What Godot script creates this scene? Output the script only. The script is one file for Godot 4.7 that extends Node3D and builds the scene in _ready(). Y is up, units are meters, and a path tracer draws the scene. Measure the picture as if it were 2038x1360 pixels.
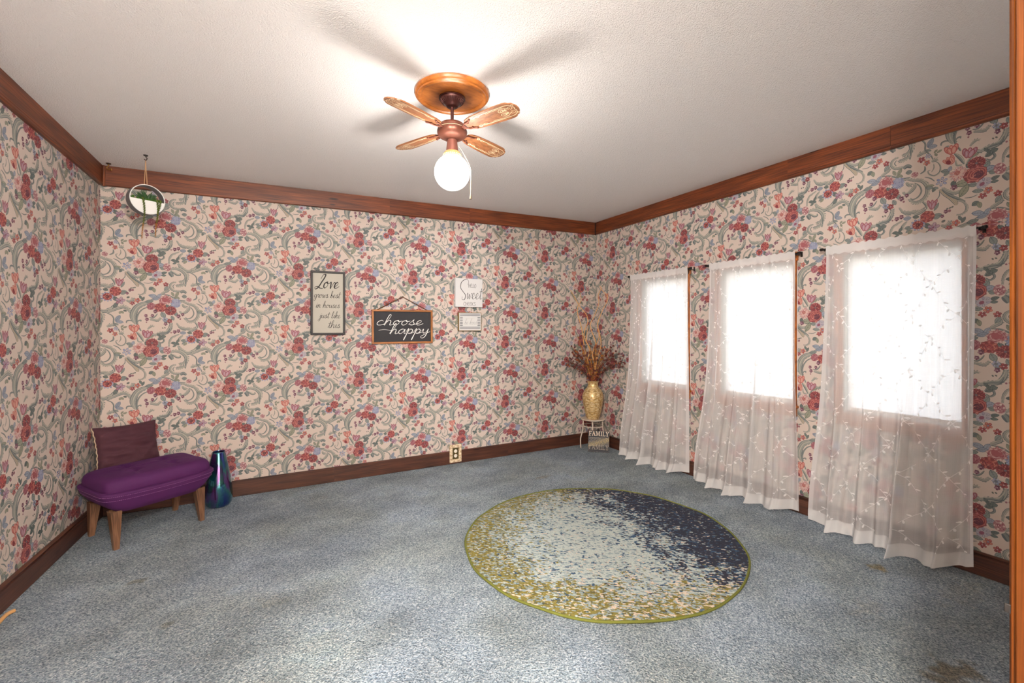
extends Node3D
# An old papered room: floral wallpaper, blue carpet, three sheer-curtained windows, a ceiling fan with a globe.
# World: y up, metres. The back wall's trim face is z = 0, the right wall's trim face is x = 0.

const WID := 4.175          # back wall, trim face to trim face
const LSK := -0.0592        # the left wall is not square: x = -WID + LSK * z
const NEAR := 3.8           # room face of the wall with the doorway
const PD := 0.4674          # wallpaper: column step
const PV := 0.5916          # wallpaper: vertical repeat (half drop from column to column)
const TW := 1368
const TH := 866

var used := {}
var paper_img: Image
var rng := RandomNumberGenerator.new()
var M := {}

func _ready() -> void:
	rng.seed = 7
	var env := Environment.new()
	env.background_mode = Environment.BG_SKY
	env.sky = Sky.new()
	var sm := ProceduralSkyMaterial.new()
	sm.sky_top_color = Color(0.92, 0.95, 1.0)
	sm.sky_horizon_color = Color(0.96, 0.97, 1.0)
	sm.ground_horizon_color = Color(0.80, 0.80, 0.78)
	sm.ground_bottom_color = Color(0.55, 0.55, 0.52)
	sm.sky_energy_multiplier = 2.35
	sm.ground_energy_multiplier = 2.35
	env.sky.sky_material = sm
	env.tonemap_mode = Environment.TONE_MAPPER_LINEAR
	env.tonemap_exposure = 1.0
	env.sdfgi_enabled = true
	env.ssao_enabled = true
	env.ssil_enabled = true
	var we := WorldEnvironment.new()
	we.name = "world_environment"
	we.environment = env
	add_child(we)
	var cam := Camera3D.new()
	cam.name = "camera"
	cam.projection = Camera3D.PROJECTION_FRUSTUM
	cam.near = 0.02
	cam.far = 60.0
	cam.size = 2.0 * 0.02 * 680.0 / 905.32       # focal length 905.32 pixels of a 2038 x 1360 frame
	cam.frustum_offset = Vector2(0.0, -0.02 * 27.1 / 905.32)   # level camera, shifted lens
	cam.position = Vector3(-3.215, 1.2714, 3.9951)
	cam.rotation.y = -0.4965
	add_child(cam)
	cam.current = true
	make_materials()
	room()
	windows_and_curtains()
	trims()
	doorway()
	added_hall()
	rug()
	fan()
	stool()
	pillow()
	blue_vase()
	planter()
	ceiling_hook()
	signs()
	outlet()
	corner_group()
	scrap()

# ------------------------------------------------------------------ naming

func numbered(called: String) -> String:
	if not used.has(called):
		used[called] = 0
		return called
	used[called] += 1
	return "%s_%03d" % [called, used[called]]

func thing(called: String, label: String, category: String, at := Vector3.ZERO, group := "") -> Node3D:
	var o := Node3D.new()
	o.name = numbered(called)
	o.position = at
	add_child(o)
	tag(o, label, category, group)
	return o

func tag(o: Node, label: String, category: String, group := "") -> void:
	o.set_meta("label", label)
	o.set_meta("category", category)
	if group:
		o.set_meta("group", group)

func part(called: String, st: SurfaceTool, mat: Material, parent: Node, at := Vector3.ZERO) -> MeshInstance3D:
	var o := MeshInstance3D.new()
	o.mesh = st.commit()
	o.material_override = mat
	o.position = at
	o.name = numbered(called) if parent == self else StringName(called)
	o.cast_shadow = GeometryInstance3D.SHADOW_CASTING_SETTING_ON
	parent.add_child(o, true)
	return o

func setting(called: String, st: SurfaceTool, mat: Material) -> MeshInstance3D:
	var o := part(called, st, mat, self)
	o.set_meta("kind", "structure")
	return o

func setting_root(called: String, label := "") -> Node3D:
	var o := Node3D.new()
	o.name = called
	add_child(o)
	o.set_meta("kind", "structure")
	if label:
		o.set_meta("label", label)
	return o

# ------------------------------------------------------------------ geometry helpers

func begin() -> SurfaceTool:
	var st := SurfaceTool.new()
	st.begin(Mesh.PRIMITIVE_TRIANGLES)
	return st

func vert(st: SurfaceTool, p: Vector3, n: Vector3, uv: Vector2) -> void:
	st.set_normal(n)
	st.set_uv(uv)
	st.add_vertex(p)

func tri(st: SurfaceTool, a: Vector3, b: Vector3, c: Vector3, na: Vector3, nb: Vector3, nc: Vector3, ua: Vector2, ub: Vector2, uc: Vector2) -> void:
	if (b - a).cross(c - a).dot(na + nb + nc) > 0.0:     # front faces run clockwise
		vert(st, a, na, ua)
		vert(st, c, nc, uc)
		vert(st, b, nb, ub)
	else:
		vert(st, a, na, ua)
		vert(st, b, nb, ub)
		vert(st, c, nc, uc)

func quad(st: SurfaceTool, a: Vector3, b: Vector3, c: Vector3, d: Vector3, n: Vector3, ua := Vector2.ZERO, ub := Vector2(1, 0), uc := Vector2(1, 1), ud := Vector2(0, 1)) -> void:
	tri(st, a, b, c, n, n, n, ua, ub, uc)
	tri(st, a, c, d, n, n, n, ua, uc, ud)

# A box with chamfered edges; u runs along its longest side, in metres.
func cbox(st: SurfaceTool, c: Vector3, size: Vector3, bev := 0.003, b := Basis.IDENTITY, uvo := Vector2.ZERO) -> void:
	var h := size * 0.5
	bev = minf(bev, minf(h.x, minf(h.y, h.z)) * 0.9)
	var longest := 0 if size.x >= size.y and size.x >= size.z else (1 if size.y >= size.z else 2)
	var faces := {}
	for ax in 3:
		for s in [-1.0, 1.0]:
			var u := (ax + 1) % 3
			var v := (ax + 2) % 3
			var q := []
			for k in [[-1, -1], [1, -1], [1, 1], [-1, 1]]:
				var p := Vector3.ZERO
				p[ax] = s * h[ax]
				p[u] = k[0] * (h[u] - bev)
				p[v] = k[1] * (h[v] - bev)
				q.append(p)
			var n := Vector3.ZERO
			n[ax] = s
			put_face(st, q, n, c, b, longest, uvo)
	if bev <= 0.0:
		return
	for ax in 3:                                    # twelve edges
		var u := (ax + 1) % 3
		var v := (ax + 2) % 3
		for su in [-1.0, 1.0]:
			for sv in [-1.0, 1.0]:
				var q := []
				for k in [[-1, 0], [1, 0], [1, 1], [-1, 1]]:
					var p := Vector3.ZERO
					p[ax] = k[0] * (h[ax] - bev)
					p[u] = su * (h[u] - (bev if k[1] == 1 else 0.0))
					p[v] = sv * (h[v] - (0.0 if k[1] == 1 else bev))
					q.append(p)
				var n := Vector3.ZERO
				n[u] = su
				n[v] = sv
				put_face(st, q, n.normalized(), c, b, longest, uvo)
	for sx in [-1.0, 1.0]:                          # eight corners
		for sy in [-1.0, 1.0]:
			for sz in [-1.0, 1.0]:
				var s := Vector3(sx, sy, sz)
				var e := s * h
				var p0 := e - Vector3(0, sy, sz) * bev
				var p1 := e - Vector3(sx, 0, sz) * bev
				var p2 := e - Vector3(sx, sy, 0) * bev
				var n := b * s.normalized()
				tri(st, c + b * p0, c + b * p1, c + b * p2, n, n, n, uvo, uvo, uvo)

func put_face(st: SurfaceTool, q: Array, n: Vector3, c: Vector3, b: Basis, longest: int, uvo: Vector2) -> void:
	var uv := []
	for p in q:
		var o1 := (longest + 1) % 3
		var o2 := (longest + 2) % 3
		uv.append(Vector2(p[longest], p[o1] + p[o2]) + uvo)
	quad(st, c + b * q[0], c + b * q[1], c + b * q[2], c + b * q[3], b * n, uv[0], uv[1], uv[2], uv[3])

# Board between two points on a line, height along y.
func tube(st: SurfaceTool, pts: PackedVector3Array, radii: Array, sides := 8, caps := true) -> void:
	var n := pts.size()
	var frames := []
	var up := Vector3(0.13, 0.97, 0.21)
	var along := 0.0
	for i in n:
		var d := (pts[mini(i + 1, n - 1)] - pts[maxi(i - 1, 0)]).normalized()
		var x := d.cross(up)
		if x.length() < 0.05:
			x = d.cross(Vector3(1, 0, 0))
		x = x.normalized()
		var y := x.cross(d).normalized()
		up = y
		if i > 0:
			along += pts[i].distance_to(pts[i - 1])
		frames.append([x, y, d, along])
	for i in n - 1:
		var ra: float = radii[mini(i, radii.size() - 1)]
		var rb: float = radii[mini(i + 1, radii.size() - 1)]
		for k in sides:
			var t0 := TAU * k / sides
			var t1 := TAU * (k + 1) / sides
			var na: Vector3 = frames[i][0] * cos(t0) + frames[i][1] * sin(t0)
			var nb: Vector3 = frames[i][0] * cos(t1) + frames[i][1] * sin(t1)
			var nc: Vector3 = frames[i + 1][0] * cos(t1) + frames[i + 1][1] * sin(t1)
			var nd: Vector3 = frames[i + 1][0] * cos(t0) + frames[i + 1][1] * sin(t0)
			var va := Vector2(frames[i][3], float(k) / sides * 0.1)
			var vb := Vector2(frames[i + 1][3], float(k + 1) / sides * 0.1)
			tri(st, pts[i] + na * ra, pts[i] + nb * ra, pts[i + 1] + nc * rb, na, nb, nc, va, va, vb)
			tri(st, pts[i] + na * ra, pts[i + 1] + nc * rb, pts[i + 1] + nd * rb, na, nc, nd, va, vb, vb)
	if caps:
		for e in [0, n - 1]:
			var r: float = radii[mini(e, radii.size() - 1)]
			var d: Vector3 = frames[e][2] * (-1.0 if e == 0 else 1.0)
			for k in sides:
				var t0 := TAU * k / sides
				var t1 := TAU * (k + 1) / sides
				tri(st, pts[e], pts[e] + (frames[e][0] * cos(t0) + frames[e][1] * sin(t0)) * r, pts[e] + (frames[e][0] * cos(t1) + frames[e][1] * sin(t1)) * r, d, d, d, Vector2.ZERO, Vector2.ZERO, Vector2.ZERO)

func smooth_curve(ctrl: Array, steps := 6) -> PackedVector3Array:
	var out := PackedVector3Array()
	for i in ctrl.size() - 1:
		var p0: Vector3 = ctrl[maxi(i - 1, 0)]
		var p1: Vector3 = ctrl[i]
		var p2: Vector3 = ctrl[i + 1]
		var p3: Vector3 = ctrl[mini(i + 2, ctrl.size() - 1)]
		for k in steps:
			out.append(p1.cubic_interpolate(p2, p0, p3, float(k) / steps))
	out.append(ctrl[-1])
	return out

func smooth2(flat: Array, steps := 6) -> PackedVector2Array:
	var out := PackedVector2Array()
	var n := flat.size() / 2
	for i in n - 1:
		var a := maxi(i - 1, 0)
		var d := mini(i + 2, n - 1)
		var p0 := Vector2(flat[2 * a], flat[2 * a + 1])
		var p1 := Vector2(flat[2 * i], flat[2 * i + 1])
		var p2 := Vector2(flat[2 * i + 2], flat[2 * i + 3])
		var p3 := Vector2(flat[2 * d], flat[2 * d + 1])
		for k in steps:
			out.append(p1.cubic_interpolate(p2, p0, p3, float(k) / steps))
	out.append(Vector2(flat[2 * n - 2], flat[2 * n - 1]))
	return out

# A turned shape: profile of Vector2(radius, height) from bottom or top; normals point away from the material's inside (left of the path).
func lathe(st: SurfaceTool, prof: Array, segs := 40, c := Vector3.ZERO, outward := 1.0, wob := 0.0) -> void:
	var n := prof.size()
	var segn := []
	for i in n - 1:
		var d: Vector2 = prof[i + 1] - prof[i]
		segn.append(Vector2(d.y, -d.x).normalized() * outward)
	var along := 0.0
	for i in n - 1:
		var na: Vector2 = segn[i]
		var nb: Vector2 = segn[i]
		if i > 0 and segn[i - 1].dot(segn[i]) > 0.7:
			na = (segn[i - 1] + segn[i]).normalized()
		if i < n - 2 and segn[i + 1].dot(segn[i]) > 0.7:
			nb = (segn[i + 1] + segn[i]).normalized()
		var l: float = (prof[i + 1] - prof[i]).length()
		for k in segs:
			var t0 := TAU * k / segs
			var t1 := TAU * (k + 1) / segs
			var r0 := Vector3(cos(t0), 0, sin(t0))
			var r1 := Vector3(cos(t1), 0, sin(t1))
			var w0 := 1.0 + wob * sin(t0 * segs / 2.0)
			var w1 := 1.0 + wob * sin(t1 * segs / 2.0)
			var y0 := Vector3(0, prof[i].y, 0) + c
			var y1 := Vector3(0, prof[i + 1].y, 0) + c
			var a: Vector3 = r0 * prof[i].x * w0 + y0
			var b: Vector3 = r1 * prof[i].x * w1 + y0
			var cc: Vector3 = r1 * prof[i + 1].x * w1 + y1
			var dd: Vector3 = r0 * prof[i + 1].x * w0 + y1
			var n00 := r0 * na.x + Vector3(0, na.y, 0)
			var n10 := r1 * na.x + Vector3(0, na.y, 0)
			var n11 := r1 * nb.x + Vector3(0, nb.y, 0)
			var n01 := r0 * nb.x + Vector3(0, nb.y, 0)
			var u0 := float(k) / segs
			var u1 := float(k + 1) / segs
			if prof[i].x > 1e-5:
				tri(st, a, b, cc, n00, n10, n11, Vector2(u0, along), Vector2(u1, along), Vector2(u1, along + l))
			if prof[i + 1].x > 1e-5:
				tri(st, a, cc, dd, n00, n11, n01, Vector2(u0, along), Vector2(u1, along + l), Vector2(u0, along + l))
		along += l

# A smooth grid of points (rows nv of nu points). Normals follow the grid and lean towards "out": away from centre, or along a direction.
func grid(st: SurfaceTool, p: PackedVector3Array, nu: int, nv: int, wrap_u := false, centre: Variant = null, dir := Vector3.ZERO, uvs := PackedVector2Array()) -> void:
	var nrm := PackedVector3Array()
	nrm.resize(p.size())
	for j in nv:
		for i in nu:
			var il := (i - 1 + nu) % nu if wrap_u else maxi(i - 1, 0)
			var ir := (i + 1) % nu if wrap_u else mini(i + 1, nu - 1)
			var du := p[j * nu + ir] - p[j * nu + il]
			var dv := p[mini(j + 1, nv - 1) * nu + i] - p[maxi(j - 1, 0) * nu + i]
			var n := du.cross(dv)
			if n.length() < 1e-12:
				n = dir if centre == null else p[j * nu + i] - centre
			n = n.normalized()
			var want: Vector3 = dir if centre == null else p[j * nu + i] - centre
			nrm[j * nu + i] = n if n.dot(want) >= 0.0 else -n
	for j in nv - 1:
		for i in (nu if wrap_u else nu - 1):
			var i2 := (i + 1) % nu
			var a := j * nu + i
			var b := j * nu + i2
			var c := (j + 1) * nu + i2
			var d := (j + 1) * nu + i
			var ua := Vector2(float(i) / (nu - 1), float(j) / (nv - 1))
			var ub := Vector2(float(i + 1) / (nu - 1), ua.y)
			var uc := Vector2(ub.x, float(j + 1) / (nv - 1))
			var ud := Vector2(ua.x, uc.y)
			if uvs.size() > 0:
				ua = uvs[a]
				ub = uvs[b]
				uc = uvs[c]
				ud = uvs[d]
			tri(st, p[a], p[b], p[c], nrm[a], nrm[b], nrm[c], ua, ub, uc)
			tri(st, p[a], p[c], p[d], nrm[a], nrm[c], nrm[d], ua, uc, ud)

func ball(st: SurfaceTool, c: Vector3, r: Vector3, seg := 8, rings := 5) -> void:
	for j in rings:
		for i in seg:
			var q := []
			for k in [[0, 0], [1, 0], [1, 1], [0, 1]]:
				var a: float = TAU * (i + k[0]) / seg
				var b: float = PI * (j + k[1]) / rings
				q.append(Vector3(sin(b) * cos(a), cos(b), sin(b) * sin(a)))
			tri(st, c + q[0] * r, c + q[1] * r, c + q[2] * r, q[0], q[1], q[2], Vector2.ZERO, Vector2.ZERO, Vector2.ZERO)
			tri(st, c + q[0] * r, c + q[2] * r, c + q[3] * r, q[0], q[2], q[3], Vector2.ZERO, Vector2.ZERO, Vector2.ZERO)

# An outline (counter-clockwise in its own x, y) given thickness along z, placed by a transform.
func slab(st: SurfaceTool, outline: PackedVector2Array, z0: float, z1: float, t: Transform3D, uvk := Vector2.ONE) -> void:
	var idx := Geometry2D.triangulate_polygon(outline)
	var nz := t.basis.z.normalized()
	for k in range(0, idx.size(), 3):
		for f in [[z1, 1.0], [z0, -1.0]]:
			var v := []
			var uv := []
			for q in 3:
				var o := outline[idx[k + q]]
				v.append(t * Vector3(o.x, o.y, f[0]))
				uv.append(o * uvk)
			var n: Vector3 = nz * f[1]
			tri(st, v[0], v[1], v[2], n, n, n, uv[0], uv[1], uv[2])
	var m := outline.size()
	for k in m:
		var a := outline[k]
		var b := outline[(k + 1) % m]
		var n2 := Vector2(b.y - a.y, a.x - b.x).normalized()
		if Geometry2D.is_point_in_polygon((a + b) * 0.5 + n2 * 1e-5, outline):
			n2 = -n2
		var n := (t.basis * Vector3(n2.x, n2.y, 0)).normalized()
		quad(st, t * Vector3(a.x, a.y, z0), t * Vector3(b.x, b.y, z0), t * Vector3(b.x, b.y, z1), t * Vector3(a.x, a.y, z1), n, a * uvk, b * uvk, b * uvk, a * uvk)

func ceil_y(x: float, z: float) -> float:
	var w := clampf(-x / WID, -0.2, 1.3)
	var r := 2.44 + 0.0205 * z / 4.0
	var l := 2.44 - 0.0756 + (0.0756 + 0.1172) * z / 4.0
	return lerpf(r, l, w)

func left_x(z: float) -> float:
	return -WID + LSK * z

# ------------------------------------------------------------------ materials

func mat(c: Color, rough := 0.7, metal := 0.0) -> StandardMaterial3D:
	var m := StandardMaterial3D.new()
	m.albedo_color = c
	m.roughness = rough
	m.metallic = metal
	return m

func rgb(r: float, g: float, b: float) -> Color:
	return Color(r / 255.0, g / 255.0, b / 255.0)

func noise(freq: float, s: int, type := FastNoiseLite.TYPE_SIMPLEX_SMOOTH, oct := 3) -> FastNoiseLite:
	var n := FastNoiseLite.new()
	n.noise_type = type
	n.frequency = freq
	n.seed = s
	n.fractal_octaves = oct
	return n

func noise_tex(n: FastNoiseLite, size: int, cols: Array, stops: Array) -> NoiseTexture2D:
	var t := NoiseTexture2D.new()
	t.width = size
	t.height = size
	t.seamless = true
	t.noise = n
	var g := Gradient.new()
	g.colors = PackedColorArray(cols)
	g.offsets = PackedFloat32Array(stops)
	t.color_ramp = g
	return t

func height_tex(n: FastNoiseLite, size: int) -> NoiseTexture2D:
	var t := NoiseTexture2D.new()
	t.width = size
	t.height = size
	t.seamless = true
	t.noise = n
	return t

# Loose tufts or crumbs: random cells blown up smoothly, a coarse and a fine layer.
func speckle_image(cells: int, size: int, s: int, fine: float) -> Image:
	var r := RandomNumberGenerator.new()
	r.seed = s
	var a := Image.create(cells, cells, false, Image.FORMAT_L8)
	var b := Image.create(cells * 2, cells * 2, false, Image.FORMAT_L8)
	for y in cells:
		for x in cells:
			var v := r.randf()
			a.set_pixel(x, y, Color(v, v, v))
	for y in cells * 2:
		for x in cells * 2:
			var v := r.randf()
			b.set_pixel(x, y, Color(v, v, v))
	a.resize(size, size, Image.INTERPOLATE_CUBIC)
	b.resize(size, size, Image.INTERPOLATE_CUBIC)
	var da := a.get_data()
	var db := b.get_data()
	for i in da.size():
		da[i] = clampi(int(128.0 + 1.25 * (da[i] - 128.0) * (1.0 - fine) + 1.25 * (db[i] - 128.0) * fine), 0, 255)
	return Image.create_from_data(size, size, false, Image.FORMAT_L8, da)

func tex(im: Image) -> ImageTexture:
	return ImageTexture.create_from_image(im)

# Wood with its grain along u: 1 m of u by 0.25 m of v.
func wood_image(cols: Array, s: int, knots: int, stretch := 22.0, cathedral := 0.0) -> Image:
	var w := 1024
	var h := 256
	var im := Image.create(w, h, false, Image.FORMAT_RGB8)
	var fine := noise(0.11, s, FastNoiseLite.TYPE_SIMPLEX, 3)
	var broad := noise(0.012, s + 1, FastNoiseLite.TYPE_SIMPLEX_SMOOTH, 2)
	var kn := []
	var r := RandomNumberGenerator.new()
	r.seed = s
	for k in knots:
		kn.append(Vector3(r.randf_range(60, w - 60), r.randf_range(30, h - 30), r.randf_range(5, 11)))
	var g := Gradient.new()
	g.colors = PackedColorArray(cols)
	g.offsets = PackedFloat32Array([0.0, 0.35, 0.65, 1.0])
	for y in h:
		for x in w:
			var yy := float(y)
			var dark := 0.0
			for k in kn:
				var d := Vector2((x - k.x) * 0.55, y - k.y)
				var l := d.length()
				if l < k.z * 5.0:
					yy += signf(d.y + 0.01) * k.z * 1.4 * exp(-l / (k.z * 1.6))
					dark = maxf(dark, 1.0 - smoothstep(k.z * 0.5, k.z * 1.25, l))
			var warp := broad.get_noise_2d(x * 0.35, yy * 0.8)
			var v := 0.5 + 0.42 * fine.get_noise_2d(x / stretch, yy * 1.1 + warp * 9.0) + 0.34 * broad.get_noise_2d(x * 0.4, yy * 1.6)
			if cathedral > 0.0:
				var ring := sin((yy - 128.0) * (yy - 128.0) * 0.0016 + x * 0.022 + warp * 6.0)
				v = lerpf(v, 0.5 + 0.5 * ring * absf(ring), cathedral)
			var c := g.sample(clampf(v, 0.0, 1.0))
			im.set_pixel(x, y, c.lerp(rgb(34, 16, 12), dark * 0.75))
	return im

func wood_mat(im: Image, rough: float, scale := Vector3(1.0, 4.0, 1.0)) -> StandardMaterial3D:
	var m := mat(Color.WHITE, rough)
	m.albedo_texture = tex(im)
	m.uv1_scale = scale
	m.heightmap_enabled = false
	return m

func make_materials() -> void:
	var red_wood := wood_image([rgb(56, 26, 13), rgb(90, 43, 20), rgb(110, 55, 25), rgb(134, 72, 36)], 11, 3)
	M.trim = wood_mat(red_wood, 0.42, Vector3(0.45, 4.0, 1.0))
	M.base = wood_mat(wood_image([rgb(40, 23, 18), rgb(64, 36, 26), rgb(78, 44, 31), rgb(96, 58, 42)], 23, 4), 0.45, Vector3(0.45, 4.0, 1.0))
	M.oak = wood_mat(wood_image([rgb(92, 44, 8), rgb(140, 74, 14), rgb(158, 86, 18), rgb(176, 102, 28)], 31, 0, 26.0, 0.6), 0.4)
	M.jamb = wood_mat(wood_image([rgb(34, 14, 3), rgb(62, 29, 4), rgb(76, 38, 5), rgb(92, 49, 8)], 37, 0, 30.0, 0.35), 0.55, Vector3(0.38, 9.0, 1.0))
	M.jamb.metallic_specular = 0.25
	M.gap = mat(rgb(24, 14, 12), 0.8)
	var ce := mat(rgb(234, 231, 230), 0.95)
	ce.uv1_triplanar = true
	ce.uv1_world_triplanar = true
	ce.uv1_scale = Vector3.ONE * 1.6
	ce.heightmap_enabled = true
	ce.heightmap_texture = tex(speckle_image(150, 1024, 3, 0.5))
	ce.heightmap_scale = 0.22
	M.ceiling = ce
	paint_paper()
	var wp := mat(Color.WHITE, 0.62)
	wp.albedo_texture = tex(paper_img)
	M.paper = wp
	M.plaster = mat(rgb(214, 200, 184), 0.9)
	carpet_material()
	M.brass = mat(rgb(176, 136, 72), 0.35, 0.9)
	M.bronze = mat(rgb(116, 70, 56), 0.34, 0.55)
	M.black_metal = mat(rgb(28, 24, 22), 0.5, 0.4)
	M.white_paint = mat(rgb(226, 224, 220), 0.5)
	M.cream = mat(rgb(216, 200, 172), 0.6)

func carpet_material() -> void:
	var m := mat(Color.WHITE, 0.97)
	var tufts := speckle_image(190, 1024, 5, 0.55)
	m.heightmap_enabled = true
	m.heightmap_texture = tex(tufts)
	m.heightmap_scale = 0.5
	var g := Gradient.new()
	g.colors = PackedColorArray([rgb(78, 93, 108), rgb(124, 139, 153), rgb(149, 163, 175), rgb(197, 204, 213)])
	g.offsets = PackedFloat32Array([0.0, 0.36, 0.62, 1.0])
	var ramp := Image.create(1024, 1024, false, Image.FORMAT_RGB8)
	for y in 1024:
		for x in 1024:
			ramp.set_pixel(x, y, g.sample(tufts.get_pixel(x, y).r))
	m.albedo_texture = tex(ramp)
	m.uv1_scale = Vector3(0.93, 0.93, 1)
	# tread and stains over the whole floor: x -4.7 .. 0.2, z -0.1 .. 6.6
	var w := 490
	var h := 670
	var im := Image.create(w, h, false, Image.FORMAT_RGBA8)
	var a := noise(0.014, 41, FastNoiseLite.TYPE_SIMPLEX_SMOOTH, 3)
	var b := noise(0.045, 42, FastNoiseLite.TYPE_SIMPLEX_SMOOTH, 2)
	var stains := [[-0.365, 2.795, 0.06, 0.05, 0.8, 0.98, 0.80, 0.55], [-1.016, 3.30, 0.16, 0.09, 0.8, 0.72, 0.62, 0.50], [-3.787, 1.093, 0.06, 0.03, 0.6, 0.75, 0.70, 0.6], [-1.14, 0.713, 0.10, 0.05, 0.5, 0.95, 0.85, 0.72], [-3.59, 1.581, 0.04, 0.03, 0.5, 0.85, 0.78, 0.68], [-2.893, 0.30, 0.10, 0.08, 0.3, 0.85, 0.80, 0.75], [-0.824, 2.941, 0.14, 0.08, 0.3, 0.98, 0.9, 0.8], [-0.30, 3.1, 0.2, 0.1, 0.35, 0.97, 0.9, 0.8], [-3.2, 1.6, 0.12, 0.06, 0.35, 0.9, 0.85, 0.78]]
	for y in h:
		for x in w:
			var p := Vector2(-4.7 + x * 0.01, -0.1 + y * 0.01)
			var v := 0.93 + 0.13 * a.get_noise_2d(x * 0.8, y * 1.5) + 0.07 * b.get_noise_2d(x, y)
			var c := Color(v, v, v)
			var br := clampf(0.5 + 0.9 * a.get_noise_2d(y + 300.0, x + 100.0), 0.0, 1.0) * 0.05
			c = Color(c.r * (1.0 + br * 0.3), c.g, c.b * (1.0 - br))
			for s in stains:
				var d := Vector2((p.x - s[0]) / s[2], (p.y - s[1]) / s[3]).length() + 0.7 * b.get_noise_2d(x * 3.0, y * 3.0)
				if d < 1.0:
					c = c.lerp(Color(c.r * s[5], c.g * s[6], c.b * s[7]), (1.0 - smoothstep(0.2, 1.0, d)) * s[4])
			im.set_pixel(x, y, c.clamp())
	m.detail_enabled = true
	m.detail_blend_mode = BaseMaterial3D.BLEND_MODE_MUL
	m.detail_uv_layer = BaseMaterial3D.DETAIL_UV_2
	m.detail_albedo = tex(im)
	M.carpet = m

# ------------------------------------------------------------------ wallpaper print
# One repeat is drawn in millimetres from the middle of the big rose, y down, and laid at every half drop.

func fp(pts: PackedVector2Array, c: Color) -> void:
	var k := TW / (2000.0 * PD)
	var lo := pts[0]
	var hi := pts[0]
	for p in pts:
		lo = lo.min(p)
		hi = hi.max(p)
	for i in range(-2, 4):
		for j in range(-3, 4):
			var o := Vector2(i * PD * 1000.0, j * PV * 1000.0 + (PV * 500.0 if posmod(i, 2) == 1 else 0.0)) + Vector2(PD * 500.0, PV * 500.0)
			var a := (lo + o) * k
			var b := (hi + o) * k
			if b.x < 0 or b.y < 0 or a.x > TW or a.y > TH:
				continue
			fill_poly(paper_img, pts, o, k, c)

func fill_poly(im: Image, pts: PackedVector2Array, o: Vector2, k: float, c: Color) -> void:
	var n := pts.size()
	var y0 := 1e9
	var y1 := -1e9
	for p in pts:
		y0 = minf(y0, (p.y + o.y) * k)
		y1 = maxf(y1, (p.y + o.y) * k)
	for y in range(maxi(0, int(y0)), mini(im.get_height(), int(y1) + 1)):
		var xs := []
		var yc := y + 0.5
		for q in n:
			var a := (pts[q] + o) * k
			var b := (pts[(q + 1) % n] + o) * k
			if (a.y <= yc) != (b.y <= yc):
				xs.append(a.x + (yc - a.y) * (b.x - a.x) / (b.y - a.y))
		xs.sort()
		for q in range(0, xs.size() - 1, 2):
			var xa := int(round(xs[q]))
			var xb := int(round(xs[q + 1]))
			if xb > xa:
				im.fill_rect(Rect2i(xa, y, xb - xa, 1), c)

func soft(c: Color) -> Color:
	var g := c.get_luminance()
	return c.lerp(Color(g, g, g), 0.2).darkened(0.13)

func jit(c: Color, a := 0.05) -> Color:
	var v := rng.randf_range(-a, a)
	return Color(clampf(c.r + v, 0, 1), clampf(c.g + v, 0, 1), clampf(c.b + v, 0, 1))

func ell(x: float, y: float, rx: float, ry: float, a: float, c: Color, n := 12) -> void:
	c = soft(c)
	var p := PackedVector2Array()
	for i in n:
		p.append(Vector2(x, y) + Vector2(cos(TAU * i / n) * rx, sin(TAU * i / n) * ry).rotated(a))
	fp(p, c)

func ribbon(pts: PackedVector2Array, wl: PackedFloat32Array, wr: PackedFloat32Array, c: Color) -> void:
	var l := PackedVector2Array()
	var r := PackedVector2Array()
	var n := pts.size()
	for i in n:
		var d := (pts[mini(i + 1, n - 1)] - pts[maxi(i - 1, 0)]).normalized()
		var nn := Vector2(-d.y, d.x)
		l.append(pts[i] + nn * wl[i])
		r.append(pts[i] + nn * wr[i])
	for i in n - 1:
		fp(PackedVector2Array([l[i], l[i + 1], r[i + 1], r[i]]), c)

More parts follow.
